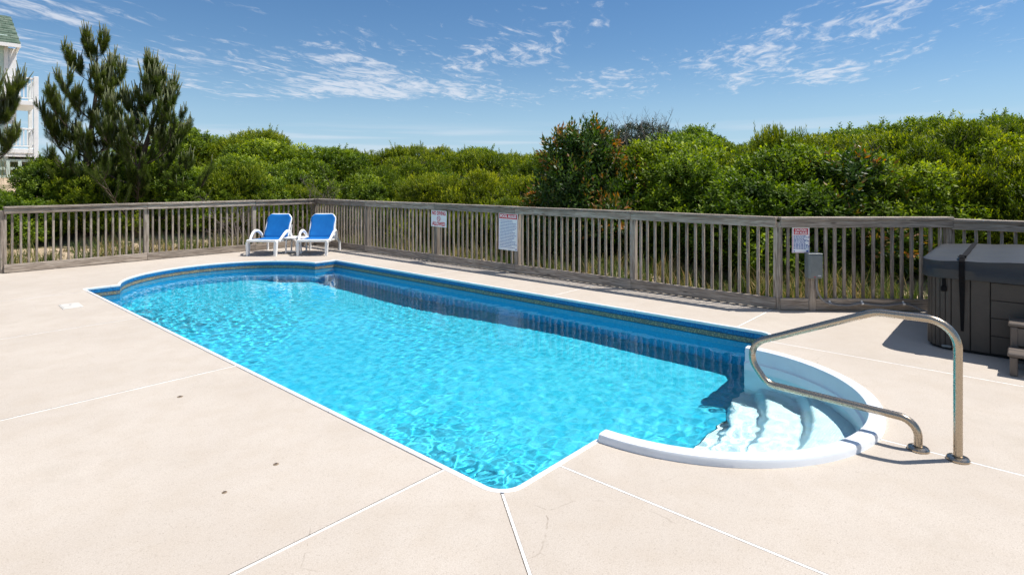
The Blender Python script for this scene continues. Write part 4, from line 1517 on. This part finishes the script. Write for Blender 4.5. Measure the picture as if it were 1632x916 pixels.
for row, pl, x, y, ht in SHRUBS:
    if (row, pl) in SPECIAL: kind = SPECIAL[(row, pl)]
    elif pl < 9: kind = srng.choice(['green', 'green', 'green', 'yellow'])
    elif row == 3: kind = srng.choice(['green', 'yellow', 'green'])
    else: kind = srng.choice(['yellow', 'yellow', 'yellow', 'green'])
    var = srng.choice([k[1] for k in PROTO if k[0] == kind])
    pr = PROTO[(kind, var)]
    o = pr if (kind, var) not in used_proto else copy_tree(pr)
    used_proto.add((kind, var))
    o.location = (x, y, gz(x, y) - 0.03)
    s = ht / 2.0
    wx = max(s, 0.86) * srng.uniform(0.98, 1.18) * (1.15 if row > 1 else 1.0)
    if kind == 'red': wx *= 1.1
    o.scale = (wx, wx, s * 1.02); o.rotation_euler = (0, 0, srng.uniform(0, 6.28))
    tag(o, '%s %s %s' % (LOOK[kind], ROWSAY[row], PLACES[pl]), 'bush', 'bushes covering the dune behind the fence')

# two specimens that stand out of the thicket
for kind, x, y, ht, wx, lab in (('red', 1.48, 11.9, 2.62, 1.12, 'tall dark glossy bush with reddish tips standing highest right of the pool rules'),
                                ('yellow', 5.15, 11.0, 2.42, 0.62, 'narrow upright yellow-green bush poking up above the spa sign')):
    o = copy_tree(PROTO[(kind, 0)]); o.location = (x, y, gz(x, y) - 0.03); o.scale = (wx, wx, ht / 2.0); o.rotation_euler = (0, 0, 1.3)
    tag(o, lab, 'bush', 'bushes covering the dune behind the fence')


# ------------------------------------------------------------------ bare shrub with dead branches
def dead_shrub(loc, seed, label, H0=1.7):
    rng = np.random.default_rng(seed); mb = MB()

    def grow(p, d, l, r, lev):
        q = p + d * l * 0.5 + Vector(rng.normal(0, 0.04, 3)) * l; e = q + (d + Vector(rng.normal(0, 0.2, 3))).normalized() * l * 0.5
        mb.tube([p, q, e], [r, r * 0.8, r * 0.6], 5, cap=False)
        if lev < 4:
            for i in range(3 if lev < 3 else 2):
                nd = (d * 0.8 + Vector(rng.normal(0, 0.55, 3)) + Vector((0, 0, 0.12))).normalized()
                grow(q.lerp(e, rng.uniform(0.1, 1)), nd, l * rng.uniform(0.5, 0.75), r * 0.58, lev + 1)
    for i in range(4):
        a = rng.uniform(0, 6.28)
        grow(Vector((0, 0, -0.1)), Vector((math.cos(a) * 0.6, math.sin(a) * 0.6, 1)).normalized(), H0 * 0.42 * rng.uniform(0.8, 1.2), 0.02, 0)
    root = empty('dead_shrub', loc)
    mb.build('branches', M['twig'], root, True)
    return tag(root, label, 'bush', 'bare dead shrubs in the thicket')


dead_shrub((-5.25, 15.4, gz(-5.25, 15.4)), 3, 'bare grey dead shrub just beyond the fence corner above the loungers', 2.1)
dead_shrub((-6.9, 14.6, gz(-6.9, 14.6)), 8, 'low tangle of dead branches over the fence left of the loungers', 1.7)


# ------------------------------------------------------------------ pines
def make_pine(name, loc, Hh, spread, lean, seed, label, t0=0.07):
    rng = np.random.default_rng(seed)
    root = empty(name, loc); tag(root, label, 'pine tree', 'pines behind the fence')
    trunk = MB(); limbs = MB(); cand = MB()
    base = Vector((0, 0, -0.2))

    def tp(t):
        return Vector((lean[0] * t ** 1.4 + 0.10 * math.sin(5 * t + seed), lean[1] * t + 0.08 * math.cos(4 * t + seed), Hh * t))
    pts = [tp(i / 14) for i in range(15)]; pts[0] = base
    trunk.tube(pts, [0.10 * (1 - i / 14) ** 0.8 + 0.012 for i in range(15)], 8)
    tufts = []; ends = []

    def branch(p, d, l, r, lev):
        n = 6; path = [p]; dd = d.copy()
        for i in range(n):
            dd = (dd + Vector((0, 0, 0.16 + 0.05 * i)) * 0.55 + Vector(rng.normal(0, 0.07, 3))).normalized()
            path.append(path[-1] + dd * l / n)
        limbs.tube(path, [r * (1 - 0.13 * i) for i in range(n + 1)], 5, cap=False)
        for i in range(1 if lev else 2, n + 1):
            f = i / n
            if f > (0.6 if lev == 0 else 0.3):
                tufts.append((path[i], (path[i] - path[i - 1]).normalized()))
        ends.append((path[-1], dd))
        if lev < 2:
            for i in range(2, n + 1):
                for s_ in (-1, 1):
                    if rng.uniform() < (0.78 if lev == 0 else 0.25):
                        sd = dd.cross(Vector((0, 0, 1)))
                        if sd.length < 0.1: sd = Vector((1, 0, 0))
                        nd = ((path[i] - path[i - 1]).normalized() * 0.7 + sd.normalized() * s_ * rng.uniform(0.5, 1.0) + Vector((0, 0, rng.uniform(0.0, 0.45)))).normalized()
                        branch(path[i], nd, l * rng.uniform(0.28, 0.46) * (1.15 - 0.4 * i / n), r * 0.5, lev + 1)
    nw = int(Hh * (1 - t0) / 0.46)
    for k in range(nw):
        t = t0 + (0.95 - t0) * k / (nw - 1)
        prof = spread * (0.42 + 1.05 * (1 - t))
        for b in range(4 if t < 0.6 else 3):
            a = k * 1.9 + b * 6.28 / 4 + rng.uniform(-0.5, 0.5)
            l = prof * rng.uniform(0.55, 1.15)
            branch(tp(t), Vector((math.cos(a), math.sin(a), rng.uniform(0.05, 0.5) + 0.5 * t)).normalized(), l, 0.030 * (1.2 - t), 0 if l > 0.5 else 1)
    for i in range(11, 15):
        tufts.append((pts[i], Vector((0, 0, 1))))
    ends.append((pts[-1], Vector((0, 0, 1))))
    C = np.array([t[0][:] for t in tufts]); D = unit(np.array([t[1][:] for t in tufts]))
    tint = np.clip(rng.normal(0.38, 0.17, len(C)), 0.02, 0.75)
    V, F, T = leaf_sprays(rng, C - D * 0.06, D, 48, 0.19, 0.092, 0.0056, 68, 28, tint, 0.18)
    link('needles', np_mesh('needles', V, F, M['needle'], T), root)
    trunk.build('trunk', M['bark'], root, True); limbs.build('branches', M['bark'], root, True)
    # upright spring candles at the shoot ends
    Cc = []; Dc = []
    for p, d in ends:
        if p.z < Hh * 0.45 and rng.uniform() < 0.75: continue
        for q in range(int(rng.integers(1, 4)) if p.z > Hh * 0.55 else 1):
            dd = (Vector((0, 0, 1)) + d * 0.35 + Vector(rng.normal(0, 0.16, 3))).normalized()
            l = rng.uniform(0.14, 0.34) * (1.5 if p.z > Hh * 0.8 else 1.0)
            cand.tube([p, p + dd * l * 0.6, p + dd * l], [0.014, 0.013, 0.007], 5)
            Cc.append(p); Dc.append(dd * l)
    cand.build('candles', M['candle'], root, True)['kind'] = 'stuff'
    Cc = np.array([c[:] for c in Cc]); Dc = np.array([c[:] for c in Dc])
    V, F, T = leaf_sprays(rng, Cc, unit(Dc), 26, 0.22, 0.036, 0.005, 60, 25, np.full(len(Cc), 0.55), 0.2)
    link('candle_needles', np_mesh('candle_needles', V, F, M['needle'], T), root)
    return root


px_, py_ = -11.35, 15.6
make_pine('pine_tree', (px_, py_, gz(px_, py_)), 4.55, 1.3, (0.0, 0.0), 3, 'tallest dark green pine with upright candles behind the left fence bay')
px_, py_ = -9.9, 15.3
make_pine('pine_tree', (px_, py_, gz(px_, py_)), 4.10, 1.3, (0.6, 0.0), 15, 'shorter leaning pine with upright candles beside the tallest pine')
px_, py_ = -11.80, 12.9
make_pine('pine_tree', (px_, py_, gz(px_, py_)), 3.45, 1.35, (0.1, 0.0), 9, 'pine cut by the left picture edge in front of the house', 0.52)


# ------------------------------------------------------------------ dune grass and leaf litter
def build_grass():
    rng = np.random.default_rng(12)
    C = []
    def strip(a, b, n, s0, s1, side):
        t = rng.uniform(0, 1, n); s = s0 + (s1 - s0) * rng.uniform(0, 1, n) ** 1.3
        A = np.array(a); B = np.array(b); d = (B - A) / np.linalg.norm(B - A); nn = np.array([-d[1], d[0]]) * side
        return A + (B - A) * t[:, None] + nn * s[:, None]
    Q = np.concatenate([strip((FP0[0] - 1.5, FP0[1]), FP1, 420, 0.12, 2.6, 1), strip(FP1, FP2, 520, 0.12, 1.9, 1), strip(FP2, FP3, 190, 0.12, 1.8, 1), strip(FP3, FP4, 160, 0.12, 1.5, 1)])
    # nn must point away from the pool
    cen = np.array([2.0, 5.0])
    V = []; T = []
    cl = len(Q)
    nb = 16
    dens = rng.uniform(0.35, 1.0, cl)
    root = np.repeat(Q, nb, 0) + rng.normal(0, 0.055, (cl * nb, 2))
    z0 = ground_h(root[:, 0], root[:, 1]) - 0.02
    h = np.repeat(rng.uniform(0.14, 0.50, cl), nb) * rng.uniform(0.5, 1.2, cl * nb)
    az = rng.uniform(0, 6.28, cl * nb); ln = rng.uniform(0.15, 0.75, cl * nb) * h
    wdt = rng.uniform(0.004, 0.008, cl * nb)
    tint = np.clip(np.repeat(rng.choice([0.25, 0.4, 0.55, 0.85, 0.95], cl, p=[.16, .22, .2, .2, .22]), nb) + rng.normal(0, 0.1, cl * nb), 0, 1)
    dx, dy = np.cos(az), np.sin(az); sx, sy = -dy * wdt, dx * wdt
    rows = []
    for f, w in ((0, 1.0), (0.5, 0.8), (1.0, 0.12)):
        b = ln * f ** 2
        x = root[:, 0] + dx * b; y = root[:, 1] + dy * b; z = z0 + h * (f - 0.25 * f ** 2 * (ln / np.maximum(h, .01)))
        rows.append(np.stack([x - sx * w, y - sy * w, z], -1)); rows.append(np.stack([x + sx * w, y + sy * w, z], -1))
    V = np.stack(rows, 1).reshape(-1, 3)
    b = np.arange(cl * nb)[:, None] * 6
    F = np.concatenate([b + np.array([[0, 1, 3, 2]]), b + np.array([[2, 3, 5, 4]])])
    o = link('dune_grass', np_mesh('dune_grass', V, F, M['grass'], np.repeat(tint, 6)), None, O, POOL_ROT)
    tag(o, 'tufts of green and straw dune grass between fence and bushes', 'grass', kind='stuff')
    # fallen leaves
    n = 5200
    Q = np.concatenate([strip((FP0[0] - 1.5, FP0[1]), FP1, n // 3, 0.08, 2.6, 1), strip(FP1, FP2, n // 2, 0.06, 2.2, 1), strip(FP2, FP3, n // 6, 0.06, 1.9, 1), strip(FP3, FP4, n // 8, 0.06, 1.5, 1)])
    k = len(Q); C = np.column_stack([Q, ground_h(Q[:, 0], Q[:, 1]) + 0.006])
    D = unit(np.column_stack([rng.normal(0, 1, (k, 2)), rng.uniform(0.0, 0.35, k)]))
    V, F, T = leaf_sprays(rng, C, D, 1, 0.01, 0.070, 0.034, 10, 10, rng.uniform(0, 1, k), 0)
    o = link('leaf_litter', np_mesh('leaf_litter', V, F, M['litter'], T), None, O, POOL_ROT)
    tag(o, 'dry fallen leaves on the sand behind the fence', 'leaf litter', kind='stuff')


build_grass()


def dune_crest_grass():
    """sparse sea oats standing above the far crest"""
    rng = np.random.default_rng(7); n = 2600
    X = rng.uniform(-26, 20, n); Y = rng.uniform(20, 29, n)
    d = np.stack([X - O.x, Y - O.y], -1); u = d @ np.array([UD.x, UD.y]); v = d @ np.array([VD.x, VD.y])
    z = ground_h(v, u) - 0.05
    h = rng.uniform(0.7, 1.5, n); az = rng.uniform(0, 6.28, n); ln = rng.uniform(0.1, 0.4, n) * h
    w = 0.006; rows = []
    for f, ww in ((0, 1.0), (0.6, 0.7), (1.0, 0.2)):
        b = ln * f ** 2
        x = X + np.cos(az) * b; y = Y + np.sin(az) * b; zz = z + h * f
        rows.append(np.stack([x - w * ww, y, zz], -1)); rows.append(np.stack([x + w * ww, y, zz], -1))
    V = np.stack(rows, 1).reshape(-1, 3); b = np.arange(n)[:, None] * 6
    F = np.concatenate([b + np.array([[0, 1, 3, 2]]), b + np.array([[2, 3, 5, 4]])])
    o = link('sea_oats', np_mesh('sea_oats', V, F, M['grass'], np.repeat(np.clip(rng.normal(0.75, 0.2, n), 0, 1), 6)))
    tag(o, 'thin sea oats standing on the far dune crest', 'grass', kind='stuff')


dune_crest_grass()


# ------------------------------------------------------------------ neighbouring house
def mat_shingle():
    t = NT('green_grey_shingle')
    c = t.coord('Object')
    br = t.n('ShaderNodeTexBrick'); t.set(br.inputs['Vector'], t.coord('Object', (1, 1, 1), (0, 0, 0), (R(90), 0, 0)))
    col = t.mix(t.rng(t.noise(c, 3.0, 3), 0.3, 0.7), (0.075, 0.115, 0.085), (0.15, 0.19, 0.15))
    return t.out(t.principled(col, 0.9, 0, t.bump(t.noise(c, 30, 3), 0.4, 0.02), 0.1))


M['shingle'] = mat_shingle()
M['mint'] = plain('mint_siding', (0.56, 0.70, 0.63), 0.6, 0, 0.05, 3)
M['trim'] = plain('white_trim', (0.80, 0.80, 0.79), 0.5, 0, 0.04, 4)
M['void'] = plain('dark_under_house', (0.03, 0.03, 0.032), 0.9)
M['lattice'] = plain('pale_green_lattice', (0.50, 0.60, 0.54), 0.6, 0, 0.06, 6)


def build_house():
    Yh = 26.0
    # local x to the right along the facade, y away from the pool; the wall corner is the origin
    root = empty('beach_house', (-22.70, Yh, 0.0), R(44))
    tag(root, 'mint green beach house with shingled roof and white balconies behind the pines', 'house')
    W_, Dp = 9.0, 9.0
    MB().box((-W_ / 2, Dp / 2, 2.3), (W_ - 0.06, Dp - 0.06, 10.4), 0).build('wall', M['mint'], root)
    bd = MB()
    n = 44
    for k in range(n):
        z = 3.1 + k * 0.115
        bd.add([(-4.0, -0.03 + 0.0, z), (0.0, -0.03, z), (0.0, -0.008, z + 0.118), (-4.0, -0.008, z + 0.118)], [(0, 1, 2, 3)])
        bd.add([(0.03, 0.0, z), (0.03, Dp, z), (0.008, Dp, z + 0.118), (0.008, 0.0, z + 0.118)], [(0, 1, 2, 3)])
        bd.add([(-4.0, -0.03, z), (0.0, -0.03, z), (0.0, 0.0, z), (-4.0, 0.0, z)], [(0, 1, 2, 3)])
    o = bd.build('siding', M['mint'], root); o['kind'] = 'stuff'
    MB().box((-0.05, -0.045, 5.0), (0.14, 0.03, 6.2), 0, 0.004).build('corner_trim', M['trim'], root)
    # roof over the block, eave towards the pool, with shingle courses
    rf = MB(); ez, rz_, oh = 7.75, 9.35, 0.42
    rf.add([(-W_, -0.5, ez), (oh, -0.5, ez), (oh - 0.22, 1.6, rz_), (-W_, 1.6, rz_), (-W_, -0.5, ez - 0.06), (oh, -0.5, ez - 0.06), (oh - 0.22, 1.6, rz_ - 0.06), (-W_, 1.6, rz_ - 0.06)],
           [(0, 1, 2, 3), (4, 5, 6, 7), (0, 1, 5, 4), (1, 2, 6, 5), (2, 3, 7, 6), (3, 0, 4, 7)])
    roof = rf.build('roof', M['shingle'], root)
    sh = MB(); rr = random.Random(4)
    for k in range(12):
        f0 = k / 12; f1 = (k + 1.08) / 12
        x = oh - 0.22 * f0 - 0.30 * (0.5 if k % 2 else 0.0)
        while x > -2.2:
            w = 0.30
            x1 = min(x, oh - 0.22 * f0); x0 = x - w + 0.012
            y0 = -0.5 + 2.1 * f0; y1 = -0.5 + 2.1 * f1; z0 = ez + (rz_ - ez) * f0; z1 = ez + (rz_ - ez) * f1
            lift = 0.03 + rr.uniform(0, 0.012)
            sh.add([(x0, y0, z0 + lift), (x1, y0, z0 + lift), (x1, y1, z1 + 0.006), (x0, y1, z1 + 0.006), (x0, y0, z0), (x1, y0, z0)], [(0, 1, 2, 3), (0, 4, 5, 1)])
            x -= w
    o = sh.build('shingles', M['shingle'], roof); o['kind'] = 'stuff'
    MB().box((-W_ / 2 + oh / 2, -0.54, ez - 0.11), (W_ + oh + 0.02, 0.08, 0.16), 0, 0.004).build('gutter', M['trim'], root)
    MB().box((oh - 0.06, 0.8, ez - 0.10), (0.10, 2.6, 0.14), 0, 0.004).build('fascia', M['trim'], root)
    MB().box((0.16, 0.2, 5.9), (0.30, 0.30, 3.4), 0, 0.01).build('porch_post', M['trim'], root)
    MB().box((0.20, -0.1, 5.42), (0.46, 0.46, 0.14), 0, 0.02).build('bracket', M['trim'], root)
    # balconies on the right-hand side, two levels
    def balcony(z, rail_z, nm):
        b = empty(nm); b.parent = root; b.location = (0, 0, 0)
        MB().box((0.50, 0.9, z - 0.10), (0.96, 2.9, 0.20), 0, 0.01).build('floor', M['trim'], b)
        MB().box((0.50, -0.49, rail_z), (0.94, 0.09, 0.07), 0, 0.01).build('top_rail', M['trim'], b)
        MB().box((0.48, -0.49, z + 0.12), (0.88, 0.05, 0.05), 0, 0.005).build('bottom_rail', M['trim'], b)
        MB().box((0.955, 0.9, rail_z), (0.09, 2.7, 0.07), 0, 0.01).build('top_rail', M['trim'], b)
        me = MB().box((0, 0, (rail_z + z) / 2 + 0.05), (0.042, 0.042, rail_z - z - 0.14)).mesh('baluster', M['trim'])
        for k in range(6):
            link('baluster', me, b, (0.14 + k * 0.13, -0.49, 0))
        for k in range(14):
            link('baluster', me, b, (0.955, -0.30 + k * 0.18, 0))
    balcony(5.22, 6.24, 'upper_balcony')
    balcony(3.05, 3.95, 'lower_balcony')
    for y in (-0.49, 2.2):
        MB().box((0.955, y, 3.2), (0.17, 0.17, 6.3), 0, 0.01).build('balcony_post', M['trim'], root)
    # lattice screen under the lower balcony
    lt = empty('lattice_screen'); lt.parent = root
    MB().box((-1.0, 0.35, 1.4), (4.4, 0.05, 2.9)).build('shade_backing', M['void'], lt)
    MB().box((-0.2, -0.47, 2.80), (2.2, 0.09, 0.22), 0, 0.008).build('header', M['trim'], root)
    for k in range(6):
        MB().box((-1.20 + k * 0.40, -0.44, 1.55), (0.13, 0.03, 1.95), 0, 0.003).build('upright_bar', M['lattice'], lt)
    for k in range(6):
        MB().box((-0.2, -0.415, 0.72 + k * 0.36), (2.2, 0.02, 0.12), 0, 0.003).build('cross_bar', M['lattice'], lt)


build_house()
